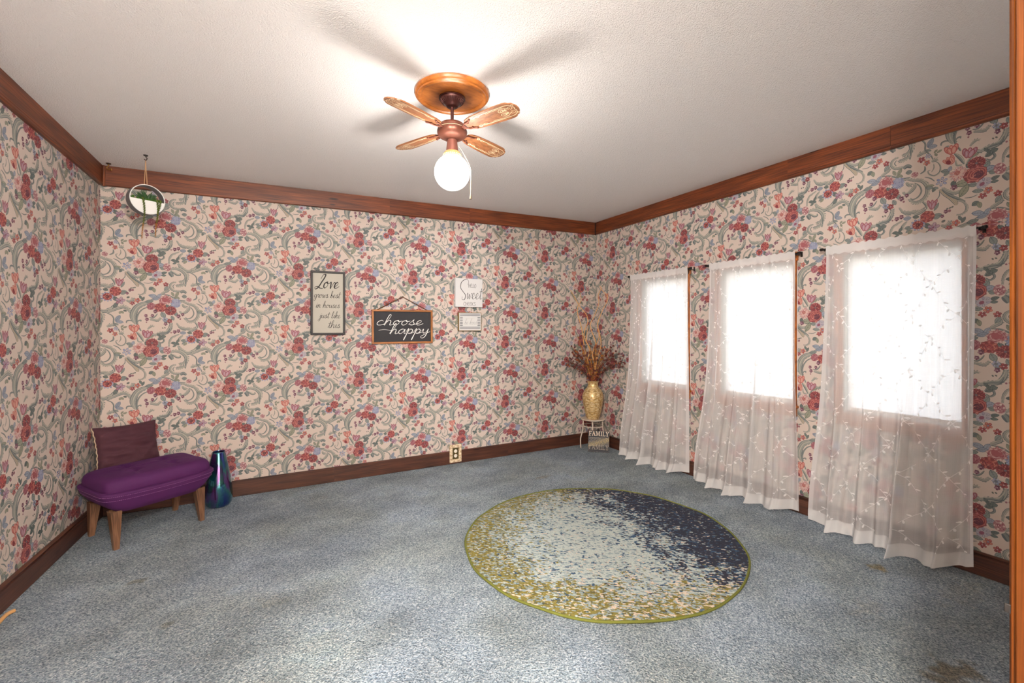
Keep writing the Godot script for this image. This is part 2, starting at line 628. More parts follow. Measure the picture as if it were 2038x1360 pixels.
func stk(ctrl: Array, w: float, style: int) -> void:
	var pts := smooth2(ctrl, 5)
	var n := pts.size()
	var dark := rgb(84, 93, 96)
	var mid := rgb(118, 124, 121)
	var light := rgb(172, 165, 150)
	var base := mid
	if style in [1, 3, 5]:
		base = rgb(146, 147, 139)
	if style == 4:
		base = rgb(162, 151, 134)
	var wl := PackedFloat32Array()
	var wr := PackedFloat32Array()
	for i in n:
		var t := float(i) / (n - 1)
		var p := 0.35 + 0.65 * sin(PI * clampf(t, 0.0, 1.0))
		if style in [1, 3, 5]:
			p = pow(sin(PI * clampf(0.06 + 0.88 * t, 0, 1)), 0.8)
		if style == 2:
			p = 0.3 + 0.7 * sin(PI * (0.1 + 0.8 * t))
		wl.append(w * 0.5 * p)
		wr.append(-w * 0.5 * p)
	var zl := PackedFloat32Array()
	var zr := PackedFloat32Array()
	if style == 2:
		ribbon(pts, wl, wr, dark)
		for i in n:
			zl.append(wl[i] * 0.2)
			zr.append(wr[i] * 0.8)
		ribbon(pts, zl, zr, mid)
		return
	var leafy := style in [1, 3, 5]
	if leafy:
		var run := w
		var flip := 0
		for i in range(1, n - 1):
			run += pts[i].distance_to(pts[i - 1])
			if run < w * 0.42:
				continue
			run = 0.0
			flip += 1
			var d := (pts[i + 1] - pts[i - 1]).normalized()
			var nn := Vector2(-d.y, d.x)
			for s in [1.0, -1.0]:
				if style == 5 and s > 0.0:
					continue
				var dir: Vector2 = (d * 0.9 + nn * s * (0.62 if s < 0.0 else 0.42)).normalized()
				var ln := w * rng.randf_range(0.75, 1.0) * (0.4 + wl[i] / (w * 0.5) * 0.6)
				lobe(pts[i] + nn * s * wl[i] * 0.35, dir, ln, w * 0.20, mid if (flip % 3) > 0 else light, dark)
	ribbon(pts, wl, wr, base)
	var bands := [[1.02, 0.66, dark], [-0.06, -0.22, dark], [0.30, 0.20, mid], [-0.55, -0.82, light]]
	if style == 0:
		bands = [[1.02, 0.45, dark], [-0.3, -0.75, light]]
	elif style == 4:
		bands = [[1.02, 0.8, dark], [-0.85, -1.02, dark], [0.4, 0.26, rgb(134, 124, 106)], [-0.1, -0.22, rgb(134, 124, 106)], [-0.5, -0.6, rgb(148, 138, 116)], [0.1, 0.02, light]]
	elif style == 5:
		bands = [[1.02, 0.74, dark], [0.56, 0.46, mid], [0.30, 0.18, dark], [-0.04, -0.2, light], [-0.32, -0.42, mid], [-0.60, -0.70, dark], [-0.9, -1.02, dark]]
	for b in bands:
		for i in n:
			var t := float(i) / (n - 1)
			zl.append(0.0)
			zr.append(0.0)
			zl[i] = wl[i] * b[0]
			zr[i] = wl[i] * (b[1] if not leafy else lerpf(b[0], b[1], 0.35 + 0.65 * sin(PI * t)))
		ribbon(pts, zl, zr, b[2])

func lobe(p: Vector2, dir: Vector2, l: float, w: float, c: Color, edge: Color) -> void:
	var nn := Vector2(-dir.y, dir.x)
	fp(PackedVector2Array([p, p + dir * l * 0.35 + nn * w, p + dir * l * 0.8 + nn * w * 0.5, p + dir * l, p + dir * l * 0.55 - nn * w * 0.7, p + dir * l * 0.2 - nn * w * 0.8]), edge)
	var q := p + dir * l * 0.06 + nn * w * 0.12
	fp(PackedVector2Array([q, q + dir * l * 0.32 + nn * w * 0.72, q + dir * l * 0.74 + nn * w * 0.34, q + dir * l * 0.84, q + dir * l * 0.5 - nn * w * 0.36, q + dir * l * 0.18 - nn * w * 0.5]), jit(c, 0.03))

func leaf(x: float, y: float, l: float, w: float, a: float, kind: int) -> void:
	var cols := [[rgb(120, 128, 125), rgb(84, 94, 95)], [rgb(94, 104, 101), rgb(64, 76, 78)], [rgb(132, 140, 152), rgb(96, 106, 124)], [rgb(134, 136, 120), rgb(92, 100, 90)]][kind] as Array
	var p := PackedVector2Array()
	var q := PackedVector2Array()
	for i in 9:
		var t := float(i) / 8.0
		p.append(Vector2(x, y) + Vector2((t - 0.5) * l, -w * 0.5 * pow(sin(PI * t), 0.75)).rotated(a))
	for i in range(7, 0, -1):
		var t := float(i) / 8.0
		p.append(Vector2(x, y) + Vector2((t - 0.5) * l, w * 0.5 * pow(sin(PI * t), 0.75)).rotated(a))
	fp(p, cols[1])
	for i in p.size():
		q.append(Vector2(x, y) + (p[i] - Vector2(x, y)) * 0.84)
	fp(q, jit(cols[0], 0.03))
	var d := Vector2(l * 0.5, 0).rotated(a)
	var nn := Vector2(0, maxf(w * 0.05, 0.7)).rotated(a)
	var c := Vector2(x, y)
	fp(PackedVector2Array([c - d + nn, c + d, c - d - nn]), cols[1])
	for k in 3:
		for s in [-1.0, 1.0]:
			var b := c + Vector2((k * 0.22 - 0.28) * l, 0).rotated(a)
			var e := c + Vector2((k * 0.22 - 0.10) * l, s * w * 0.34).rotated(a)
			fp(PackedVector2Array([b + d * 0.03, e, b - d * 0.05]), cols[1])

func petals(x: float, y: float, rx: float, ry: float, a: float, n: int, size: float, cols: Array, ph := 0.0, wf := 0.66) -> void:
	for i in n:
		var t := TAU * i / n + ph
		var o := Vector2(cos(t) * rx, sin(t) * ry).rotated(a)
		var c := jit(cols[i % cols.size()], 0.04)
		var an := atan2(o.y, o.x)
		ell(x + o.x, y + o.y, size * rx, size * wf * ry, an, c.darkened(0.24), 8)
		ell(x + o.x * 1.02, y + o.y * 1.02, size * rx * 0.82, size * wf * ry * 0.72, an, c, 8)
		if size * rx > 5.0:
			ell(x + o.x * 1.1, y + o.y * 1.1, size * rx * 0.5, size * wf * ry * 0.2, an, c.lightened(0.28), 6)

func dashes(x: float, y: float, rx: float, ry: float, a: float, n: int, cols: Array, long := 0.3) -> void:
	for i in n:
		var r := sqrt(rng.randf())
		var t := rng.randf() * TAU
		var o := Vector2(cos(t) * rx * r, sin(t) * ry * r).rotated(a)
		ell(x + o.x, y + o.y, rx * long, ry * long * 0.35, t + PI * 0.5 + a, cols[i % cols.size()], 6)

func bigrose(x: float, y: float, rx: float, ry: float, a: float) -> void:
	ell(x, y, rx, ry, a, rgb(150, 58, 66), 18)
	petals(x, y, rx * 0.72, ry * 0.72, a, 7, 0.5, [rgb(190, 82, 82), rgb(176, 70, 74), rgb(206, 108, 98)])
	var c := Vector2(x, y) + Vector2(rx * 0.18, ry * 0.12).rotated(a)
	for k in 6:
		var f := 0.86 - k * 0.11
		ell(c.x - rx * 0.1 * (1.0 - k * 0.12), c.y, rx * f, ry * f * 0.92, a, [rgb(206, 112, 100), rgb(160, 58, 66)][k % 2], 16)
	ell(c.x + rx * 0.08, c.y + ry * 0.1, rx * 0.42, ry * 0.46, a, rgb(112, 48, 70), 14)
	dashes(c.x + rx * 0.08, c.y + ry * 0.1, rx * 0.34, ry * 0.34, a, 14, [rgb(176, 84, 88), rgb(92, 44, 72), rgb(150, 66, 78)])
	dashes(x - rx * 0.2, y - ry * 0.2, rx * 0.66, ry * 0.6, a, 12, [rgb(222, 142, 126), rgb(140, 50, 62)], 0.2)

func zinnia(x: float, y: float, rx: float, ry: float, a: float) -> void:
	ell(x, y, rx * 0.95, ry * 0.95, a, rgb(138, 48, 60), 16)
	petals(x, y, rx * 0.84, ry * 0.84, a, 16, 0.24, [rgb(182, 66, 72), rgb(160, 54, 64), rgb(198, 92, 88)])
	petals(x, y, rx * 0.58, ry * 0.58, a, 12, 0.3, [rgb(198, 94, 88), rgb(152, 50, 62), rgb(176, 70, 74)], 0.3)
	petals(x, y, rx * 0.32, ry * 0.32, a, 8, 0.42, [rgb(206, 116, 104), rgb(146, 50, 62)])
	ell(x, y, rx * 0.16, ry * 0.16, a, rgb(120, 110, 116))

func redrose(x: float, y: float, rx: float, ry: float, a: float) -> void:
	ell(x, y, rx * 0.9, ry * 0.9, a, rgb(158, 56, 62), 14)
	petals(x, y, rx * 0.68, ry * 0.68, a, 7, 0.46, [rgb(212, 106, 90), rgb(180, 70, 72), rgb(198, 88, 82)])
	ell(x, y, rx * 0.5, ry * 0.5, a, rgb(190, 78, 76))
	dashes(x, y, rx * 0.8, ry * 0.8, a, 26, [rgb(224, 136, 112), rgb(140, 44, 58), rgb(206, 98, 86), rgb(108, 44, 68)], 0.2)

func peony(x: float, y: float, rx: float, ry: float, a: float) -> void:
	ell(x, y, rx * 0.86, ry * 0.86, a, rgb(190, 112, 118), 14)
	petals(x, y, rx * 0.74, ry * 0.74, a, 9, 0.4, [rgb(216, 160, 158), rgb(196, 120, 126), rgb(222, 178, 172)])
	ell(x - rx * 0.1, y - ry * 0.12, rx * 0.55, ry * 0.5, a, rgb(182, 88, 96))
	dashes(x, y, rx * 0.84, ry * 0.84, a, 34, [rgb(160, 66, 84), rgb(222, 180, 174), rgb(176, 82, 94), rgb(206, 140, 142)], 0.2)

func rose(x: float, y: float, rx: float, ry: float, a: float) -> void:
	ell(x, y, rx * 0.9, ry * 0.9, a, rgb(176, 96, 110), 14)
	petals(x, y, rx * 0.7, ry * 0.7, a, 7, 0.42, [rgb(190, 112, 122), rgb(172, 84, 98)])
	dashes(x, y, rx * 0.7, ry * 0.7, a, 18, [rgb(142, 52, 78), rgb(206, 140, 142), rgb(168, 76, 90)], 0.24)

func pale(x: float, y: float, rx: float, ry: float, a: float) -> void:
	petals(x, y, rx * 0.76, ry * 0.76, a, 12, 0.34, [rgb(226, 190, 182), rgb(206, 156, 158), rgb(230, 204, 194)])
	ell(x, y, rx * 0.74, ry * 0.74, a, rgb(224, 182, 172), 14)
	for i in 26:
		var t := TAU * i / 26.0
		var o := Vector2(cos(t), sin(t)) * rng.randf_range(0.45, 0.85)
		var p := Vector2(o.x * rx, o.y * ry).rotated(a)
		ell(x + p.x, y + p.y, rx * 0.17, ry * 0.05, atan2(p.y, p.x), [rgb(210, 122, 112), rgb(192, 100, 108), rgb(180, 126, 146)][i % 3], 6)
	ell(x - rx * 0.12, y - ry * 0.14, rx * 0.32, ry * 0.3, a, rgb(198, 108, 104))
	dashes(x - rx * 0.12, y - ry * 0.14, rx * 0.3, ry * 0.28, a, 10, [rgb(134, 50, 66), rgb(226, 160, 138)], 0.3)

func bud(x: float, y: float, rx: float, ry: float, a: float) -> void:
	ell(x, y, rx * 0.9, ry * 0.92, a, rgb(186, 116, 126), 14)
	petals(x, y, rx * 0.6, ry * 0.6, a, 6, 0.5, [rgb(222, 178, 172), rgb(204, 146, 150), rgb(228, 196, 186)])
	dashes(x, y, rx * 0.75, ry * 0.75, a, 16, [rgb(148, 62, 84), rgb(226, 188, 178), rgb(166, 86, 102)], 0.26)

func hyd(x: float, y: float, rx: float, ry: float, a: float) -> void:
	ell(x, y, rx * 0.86, ry * 0.86, a, rgb(154, 162, 196), 14)
	petals(x, y, rx * 0.8, ry * 0.8, a, 10, 0.26, [rgb(166, 174, 206), rgb(138, 148, 190)])
	dashes(x, y, rx * 0.9, ry * 0.9, a, 34, [rgb(182, 188, 212), rgb(128, 138, 184), rgb(110, 118, 170), rgb(170, 176, 206)], 0.14)

func bluef(x: float, y: float, rx: float, ry: float, a: float) -> void:
	petals(x, y, rx * 0.6, ry * 0.6, a, 6, 0.6, [rgb(168, 174, 204), rgb(140, 152, 196), rgb(178, 180, 204)])
	dashes(x, y, rx * 0.8, ry * 0.8, a, 12, [rgb(110, 124, 184), rgb(192, 192, 210)], 0.2)
	ell(x, y, rx * 0.12, ry * 0.14, a, rgb(92, 92, 140))

func five(x: float, y: float, rx: float, ry: float, a: float, cols: Array, eye: Color) -> void:
	petals(x, y, rx * 0.58, ry * 0.58, a, 5, 0.66, cols, 0.4, 0.92)
	ell(x, y, rx * 0.3, ry * 0.3, a, cols[1])
	ell(x, y, rx * 0.2, ry * 0.2, a, eye)

func smallf(x: float, y: float, rx: float, ry: float, a: float) -> void:
	five(x, y, rx, ry, a, [rgb(184, 66, 70), rgb(152, 48, 60), rgb(200, 88, 80)], rgb(206, 160, 168))

func coralf(x: float, y: float, rx: float, ry: float, a: float) -> void:
	five(x, y, rx, ry, a, [rgb(216, 112, 92), rgb(196, 84, 78), rgb(222, 134, 112)], rgb(128, 160, 190))

func plumf(x: float, y: float, rx: float, ry: float, a: float) -> void:
	if rx < 7.0:
		ell(x, y, rx, ry, a, rgb(156, 96, 110), 7)
		return
	five(x, y, rx, ry, a, [rgb(140, 74, 104), rgb(118, 52, 86), rgb(172, 118, 140)], rgb(206, 176, 178))

func mauvef(x: float, y: float, rx: float, ry: float, a: float) -> void:
	five(x, y, rx, ry, a, [rgb(174, 134, 158), rgb(188, 152, 172), rgb(164, 96, 122)], rgb(150, 76, 108))
	dashes(x, y, rx * 0.8, ry * 0.8, a, 12, [rgb(164, 82, 104), rgb(150, 156, 196)], 0.18)

func daisy(x: float, y: float, rx: float, ry: float, a: float) -> void:
	petals(x, y, rx * 0.72, ry * 0.72, a, 11, 0.34, [rgb(146, 158, 198), rgb(122, 138, 188), rgb(170, 176, 206)])
	ell(x, y, rx * 0.66, ry * 0.66, a, rgb(170, 62, 68), 14)
	petals(x, y, rx * 0.42, ry * 0.42, a, 9, 0.5, [rgb(206, 92, 82), rgb(216, 118, 100), rgb(176, 62, 68)])
	ell(x, y, rx * 0.26, ry * 0.28, a, rgb(112, 44, 58))
	dashes(x, y, rx * 0.3, ry * 0.3, a, 8, [rgb(214, 136, 108), rgb(96, 44, 64)], 0.3)

func cup(x: float, y: float, rx: float, ry: float, a: float, cols: Array) -> void:
	for k in [[-0.55, -0.15, 0.42, 0.85, -0.35], [0.55, -0.15, 0.42, 0.85, 0.35], [0.0, -0.2, 0.36, 0.8, 0.0], [-0.28, 0.15, 0.42, 0.8, -0.25], [0.3, 0.15, 0.42, 0.8, 0.25]]:
		var o := Vector2(k[0] * rx, k[1] * ry).rotated(a)
		ell(x + o.x, y + o.y, rx * k[2], ry * k[3], a + k[4], cols[0], 10)
		ell(x + o.x, y + o.y, rx * k[2] * 0.72, ry * k[3] * 0.8, a + k[4], jit(cols[1], 0.04), 10)
		ell(x + o.x, y + o.y, rx * k[2] * 0.2, ry * k[3] * 0.6, a + k[4], cols[2], 8)

func tulip(x: float, y: float, rx: float, ry: float, a: float) -> void:
	cup(x, y, rx, ry, a, [rgb(198, 84, 80), rgb(222, 140, 122), rgb(230, 178, 156)])

func tulipb(x: float, y: float, rx: float, ry: float, a: float) -> void:
	cup(x, y, rx, ry, a, [rgb(206, 98, 88), rgb(226, 160, 140), rgb(206, 108, 94)])
	ell(x - rx * 0.25, y + ry * 0.3, rx * 0.42, ry * 0.5, a, rgb(154, 46, 58))

func tulipm(x: float, y: float, rx: float, ry: float, a: float) -> void:
	cup(x, y, rx, ry, a, [rgb(172, 76, 88), rgb(186, 134, 154), rgb(206, 164, 176)])

func bell(x: float, y: float, rx: float, ry: float, a: float) -> void:
	ell(x, y, rx, ry * 0.8, a, rgb(186, 180, 194), 12)
	petals(x, y, rx * 0.7, ry * 0.6, a, 6, 0.44, [rgb(192, 186, 200), rgb(170, 164, 190)])
	ell(x - rx * 0.2, y + ry * 0.15, rx * 0.34, ry * 0.3, a, rgb(158, 84, 112))

func seedpod(x: float, y: float, rx: float, ry: float, a: float) -> void:
	ell(x, y, rx, ry, a, rgb(100, 108, 104), 8)

func paint_paper() -> void:
	paper_img = Image.create(TW, TH, false, Image.FORMAT_RGB8)
	paper_img.fill(rgb(190, 176, 167))
	motif()

func motif() -> void:
	stk([-316, -648, -283, -646, -255, -633, -217, -618, -195, -584, -193, -548, -206, -519, -228, -505, -250, -505, -268, -524, -266, -532], 19.1, 1)
	stk([-250, -617, -228, -594, -219, -562, -231, -535, -253, -524, -266, -529], 7.6, 2)
	stk([-305, -579, -288, -563, -266, -574, -250, -593, -248, -609], 18.0, 1)
	stk([-288, -630, -277, -614, -264, -607], 17.5, 1)
	stk([-322, -494, -305, -465, -283, -446, -266, -441], 12.7, 1)
	stk([-305, -467, -277, -454, -250, -451, -219, -449], 19.1, 3)
	stk([-215, -502, -199, -481, -195, -457], 13.0, 0)
	stk([-253, -438, -228, -443, -206, -457], 20.5, 1)
	stk([-303, -414, -331, -399, -350, -386, -363, -357, -365, -325], 11.6, 3)
	stk([-283, -406, -303, -382, -307, -361], 13.4, 1)
	stk([155, -35, 169, -9, 199, 16, 224, 18, 250, 5, 272, -22], 23.6, 3)
	stk([-238, -269, -215, -283, -202, -302, -191, -323], 20.6, 3)
	stk([-238, -265, -209, -281, -175, -299, -148, -306, -125, -292, -114, -267], 20.6, 1)
	stk([-238, -263, -215, -251, -202, -229, -202, -199, -193, -180, -175, -150, -168, -128], 8.2, 2)
	stk([-238, -169, -224, -179, -204, -183], 19.4, 3)
	stk([-171, -128, -148, -108, -137, -82, -141, -53, -162, -40, -184, -53, -191, -72, -180, -77], 7.8, 0)
	stk([-166, -108, -164, -84, -175, -63], 5.4, 0)
	stk([-175, -120, -164, -125, -148, -127], 17.9, 3)
	stk([-204, -105, -204, -81, -224, -68], 8.9, 2)
	stk([-204, -44, -180, -31, -162, -10], 5.9, 2)
	stk([-141, 42, -121, 68, -93, 97, -75, 129, -75, 143], 25.2, 4)
	stk([-130, 45, -102, 80, -65, 111, -37, 132], 13.2, 2)
	stk([-132, 34, -102, 64, -75, 77, -56, 73], 16.8, 1)
	stk([-72, 116, -44, 134, -32, 160, -36, 185, -54, 197, -70, 195], 11.0, 1)
	stk([-40, 113, -14, 116, 10, 108], 4.6, 2)
	stk([-141, 50, -142, 77, -155, 95], 4.8, 2)
	stk([106, 15, 135, 4, 172, 13, 199, 41, 204, 70, 189, 92, 165, 98], 24.6, 1)
	stk([111, 21, 128, 33, 150, 49, 167, 47, 165, 36], 13.9, 0)
	stk([103, 31, 113, 43, 123, 64], 26.5, 2)
	stk([204, 64, 201, 98, 197, 132], 9.7, 2)
	stk([199, 112, 174, 122, 147, 128], 19.3, 1)
	stk([145, 102, 125, 106, 111, 122, 111, 142, 130, 163, 165, 166, 194, 160], 14.6, 3)
	stk([135, 116, 125, 132, 133, 149], 5.7, 2)
	stk([169, 178, 184, 165, 204, 178], 20.4, 2)
	stk([57, 188, 74, 178, 96, 160, 89, 140], 17.5, 1)
	stk([60, 192, 91, 194, 120, 208, 155, 228, 199, 234], 8.7, 2)
	stk([5, -122, 21, -114, 50, -122, 81, -127, 101, -145, 113, -173, 114, -196], 23.5, 3)
	stk([33, -118, 62, -127, 94, -132, 106, -159], 10.6, 2)
	stk([14, 220, -19, 247, -61, 273, -89, 306, -99, 341], 6.8, 2)
	stk([5, 233, -33, 257, -70, 278, -91, 311, -100, 346, -95, 377, -82, 403], 36.5, 5)
	stk([-9, 282, -42, 296, -65, 323, -76, 352, -79, 376, -75, 407, -65, 430, -54, 451], 9.9, 2)
	stk([-19, -151, -7, -167, 5, -175, 17, -171], 13.5, 1)
	stk([-102, -209, -118, -214, -132, -209, -134, -195], 8.5, 2)
	stk([-76, -203, -68, -213, -56, -216, -56, -206], 7.9, 2)
	stk([-7, -222, 14, -219, 38, -215, 57, -234], 16.6, 3)
	stk([-9, -236, 10, -233, 26, -246, 36, -263], 8.0, 2)
	stk([-79, -134, -56, -103, -40, -66], 17.6, 0)
	stk([-35, -57, -22, -84, 0, -100], 9.8, 0)
	stk([-75, -98, -70, -70, -49, -64], 7.9, 1)
	stk([-63, -161, -56, -141], 7.9, 2)
	stk([38, -78, 48, -95, 67, -88, 73, -68, 57, -55, 42, -66], 10.6, 2)
	stk([38, -67, 48, -50, 38, -39], 6.2, 0)
	stk([-134, 236, -121, 245, -102, 236, -98, 220], 18.0, 1)
	leaf(-180, -228, 51, 26, -1.04, 2)
	leaf(-171, -204, 45, 24, 0.17, 2)
	leaf(-186, -188, 25, 13, 0.61, 0)
	leaf(-167, -269, 22, 16, -1.12, 3)
	leaf(-155, -270, 22, 14, 1.12, 3)
	leaf(-141, -281, 22, 14, 0.31, 1)
	leaf(-157, -173, 22, 12, -0.79, 3)
	leaf(-141, -168, 25, 13, -0.41, 3)
	leaf(-156, -154, 22, 13, 1.12, 3)
	leaf(-118, -51, 38, 23, 0.31, 0)
	leaf(-98, -58, 30, 19, -1.27, 2)
	leaf(-112, -36, 31, 17, -0.60, 0)
	leaf(43, -36, 40, 28, -0.95, 0)
	leaf(55, -13, 43, 33, -0.40, 2)
	leaf(65, 7, 32, 24, 0.40, 0)
	leaf(-23, -51, 33, 24, 0.78, 1)
	leaf(128, -54, 32, 19, 0.00, 1)
	leaf(152, -66, 36, 16, -1.10, 1)
	leaf(135, -33, 27, 13, -0.40, 1)
	leaf(152, -47, 24, 18, 0.40, 1)
	leaf(184, -73, 30, 17, -0.39, 0)
	leaf(187, -53, 28, 14, -0.76, 0)
	leaf(43, -112, 31, 16, 0.95, 1)
	leaf(67, -105, 29, 16, -0.20, 1)
	leaf(54, -83, 32, 16, -0.40, 1)
	leaf(-84, 23, 34, 23, -1.12, 1)
	leaf(-49, 33, 61, 38, -0.16, 3)
	leaf(-42, 74, 74, 33, -1.04, 3)
	leaf(-7, 52, 39, 25, 0.16, 0)
	leaf(73, 39, 40, 19, -0.30, 1)
	leaf(72, 57, 31, 16, 0.00, 1)
	leaf(11, 89, 45, 23, 0.10, 0)
	leaf(1, 152, 32, 25, -0.60, 1)
	leaf(17, 162, 36, 21, 1.35, 3)
	leaf(86, 148, 41, 22, -1.03, 0)
	leaf(11, 204, 51, 28, 0.16, 2)
	leaf(47, 204, 41, 25, -1.11, 2)
	leaf(29, 223, 46, 24, -0.30, 2)
	leaf(124, 188, 36, 18, 1.11, 3)
	leaf(149, 188, 42, 20, -1.11, 3)
	leaf(149, 213, 36, 21, 0.40, 3)
	leaf(192, 203, 31, 26, 0.00, 0)
	leaf(-57, 216, 31, 16, 1.12, 1)
	leaf(-44, 227, 35, 16, -1.12, 1)
	leaf(-148, 180, 40, 23, 0.10, 0)
	leaf(-182, 12, 40, 18, 0.00, 3)
	leaf(-164, 35, 31, 18, -1.12, 1)
	leaf(-155, 30, 22, 14, 0.41, 0)
	leaf(-189, 268, 30, 22, -0.96, 1)
	leaf(-9, 243, 50, 24, -0.20, 0)
	leaf(96, 281, 42, 27, 1.11, 1)
	leaf(125, 276, 36, 27, 0.59, 1)
	leaf(140, 326, 36, 24, 0.59, 0)
	leaf(69, 338, 48, 30, 1.11, 0)
	leaf(33, 306, 37, 18, 0.00, 1)
	leaf(-331, -343, 25, 17, 0.11, 1)
	leaf(-244, -422, 32, 20, 0.21, 1)
	leaf(-154, -402, 35, 24, -0.10, 0)
	leaf(-193, -362, 37, 26, 1.12, 1)
	leaf(-193, -313, 33, 23, -0.96, 1)
	leaf(-275, -361, 28, 17, 0.00, 0)
	leaf(-270, -342, 31, 17, -0.80, 3)
	leaf(-283, -422, 39, 25, 0.00, 2)
	leaf(-154, -459, 46, 16, -1.12, 0)
	leaf(-344, -528, 36, 22, 1.13, 0)
	leaf(-380, -510, 43, 33, 0.22, 0)
	leaf(-464, -397, 30, 16, -0.43, 3)
	leaf(-184, -570, 37, 20, 0.21, 0)
	leaf(-393, -394, 27, 16, -0.62, 1)
	leaf(-416, -397, 30, 16, 1.29, 1)
	leaf(-112, -179, 25, 12, -0.41, 0)
	leaf(10, -252, 21, 12, 0.59, 0)
	leaf(145, -254, 27, 18, 0.40, 0)
	hyd(141, 252, 32.8, 35.8, 0.00)
	peony(83, 231, 42.4, 35.6, -0.21)
	rose(0, 277, 24.6, 28.9, 0.35)
	redrose(54, 285, 38.0, 33.5, 0.26)
	zinnia(112, 307, 35.3, 31.9, -0.35)
	plumf(24, 313, 14.0, 15.7, 0.00)
	plumf(-28, -248, 11.2, 13.1, 0.00)
	plumf(8, -249, 11.3, 13.2, 0.00)
	plumf(-22, -223, 12.2, 14.4, 0.00)
	plumf(-25, -202, 4.3, 5.0, 0.00)
	plumf(83, -191, 12.6, 14.6, 0.00)
	plumf(157, -246, 14.5, 16.7, 0.00)
	plumf(182, -258, 11.3, 12.9, 0.00)
	plumf(168, -226, 5.6, 6.4, 0.00)
	plumf(135, -133, 12.8, 14.7, 0.00)
	plumf(157, -140, 12.9, 14.8, 0.00)
	plumf(115, -128, 4.4, 5.1, 0.00)
	bluef(79, -222, 18.1, 19.0, 0.00)
	smallf(106, -211, 17.1, 18.5, 0.17)
	bluef(-132, 1, 27.8, 28.3, -0.35)
	pale(-64, -21, 39.4, 39.8, -0.17)
	zinnia(6, -56, 35.4, 33.3, 0.00)
	bigrose(1, 0, 46.0, 40.2, -0.49)
	bud(91, -2, 25.2, 30.5, -0.17)
	bell(33, 54, 32.4, 28.4, -0.70)
	plumf(-82, 46, 16.2, 16.1, 0.00)
	tulip(-91, -158, 29.2, 27.3, -0.14)
	tulipb(-98, -102, 24.0, 26.0, -0.52)
	tulipm(-22, -118, 29.8, 28.8, 0.17)
	coralf(50, 95, 19.5, 19.6, 0.00)
	smallf(29, 119, 18.3, 16.4, 0.00)
	smallf(84, 120, 17.0, 17.8, 0.52)
	smallf(-219, -145, 19.6, 17.6, 0.00)
	coralf(-195, -121, 16.7, 16.5, 0.00)
	bluef(-190, -157, 16.2, 15.3, 0.00)
	bud(219, 225, 18.2, 16.8, 0.00)
	daisy(-235, -375, 37.5, 36.4, 0.35)
	redrose(-193, -413, 34.5, 35.4, 0.00)
	tulipm(-173, -474, 20.9, 29.4, 0.07)
	mauvef(-167, -349, 30.6, 26.4, -0.52)
	coralf(-75, 238, 19.9, 18.6, -0.35)
	smallf(-102, 258, 16.6, 14.8, 0.00)
	plumf(-115, 168, 10.4, 12.4, 0.00)
	plumf(-100, 167, 6.8, 8.0, 0.00)
	plumf(-130, 190, 9.3, 11.1, 0.00)
	seedpod(-109, 154, 5.7, 4.3, -0.70)
	seedpod(-98, 152, 5.7, 4.3, -0.70)
	seedpod(-88, 149, 5.7, 4.3, -0.70)
	seedpod(-125, 218, 6.7, 9.3, 1.05)
	seedpod(79, -163, 5.5, 3.8, 0.70)
	seedpod(67, -161, 5.5, 3.8, 1.05)

# ------------------------------------------------------------------ the room

func paper_quad(st: SurfaceTool, a: Vector3, b: Vector3, y0: float, y1: float, n: Vector3, sa: float, sb: float, s_rose: float, h_rose: float) -> void:
	var ua := (sa - s_rose) / (2.0 * PD) + 0.25
	var ub := (sb - s_rose) / (2.0 * PD) + 0.25
	var v0 := (h_rose - y0) / PV + 0.5
	var v1 := (h_rose - y1) / PV + 0.5
	quad(st, Vector3(a.x, y0, a.z), Vector3(b.x, y0, b.z), Vector3(b.x, y1, b.z), Vector3(a.x, y1, a.z), n, Vector2(ua, v0), Vector2(ub, v0), Vector2(ub, v1), Vector2(ua, v1))

func paper_wall(st: SurfaceTool, a: Vector3, b: Vector3, y0: float, y1: float, n: Vector3, sa: float, sb: float, s_rose: float, h_rose: float, thick := 0.14) -> void:
	paper_quad(st, a, b, y0, y1, n, sa, sb, s_rose, h_rose)
	var o := -n * thick
	var q := Vector2(0.02, 0.02)
	var p := [Vector3(a.x, y0, a.z), Vector3(b.x, y0, b.z), Vector3(b.x, y1, b.z), Vector3(a.x, y1, a.z)]
	quad(st, p[0] + o, p[1] + o, p[2] + o, p[3] + o, -n, q, q, q, q)
	for k in 4:
		var c: Vector3 = p[k]
		var d: Vector3 = p[(k + 1) % 4]
		var mid: Vector3 = (c + d) * 0.5 - (p[0] + p[2]) * 0.5
		quad(st, c, d, d + o, c + o, mid.normalized(), q, q, q, q)

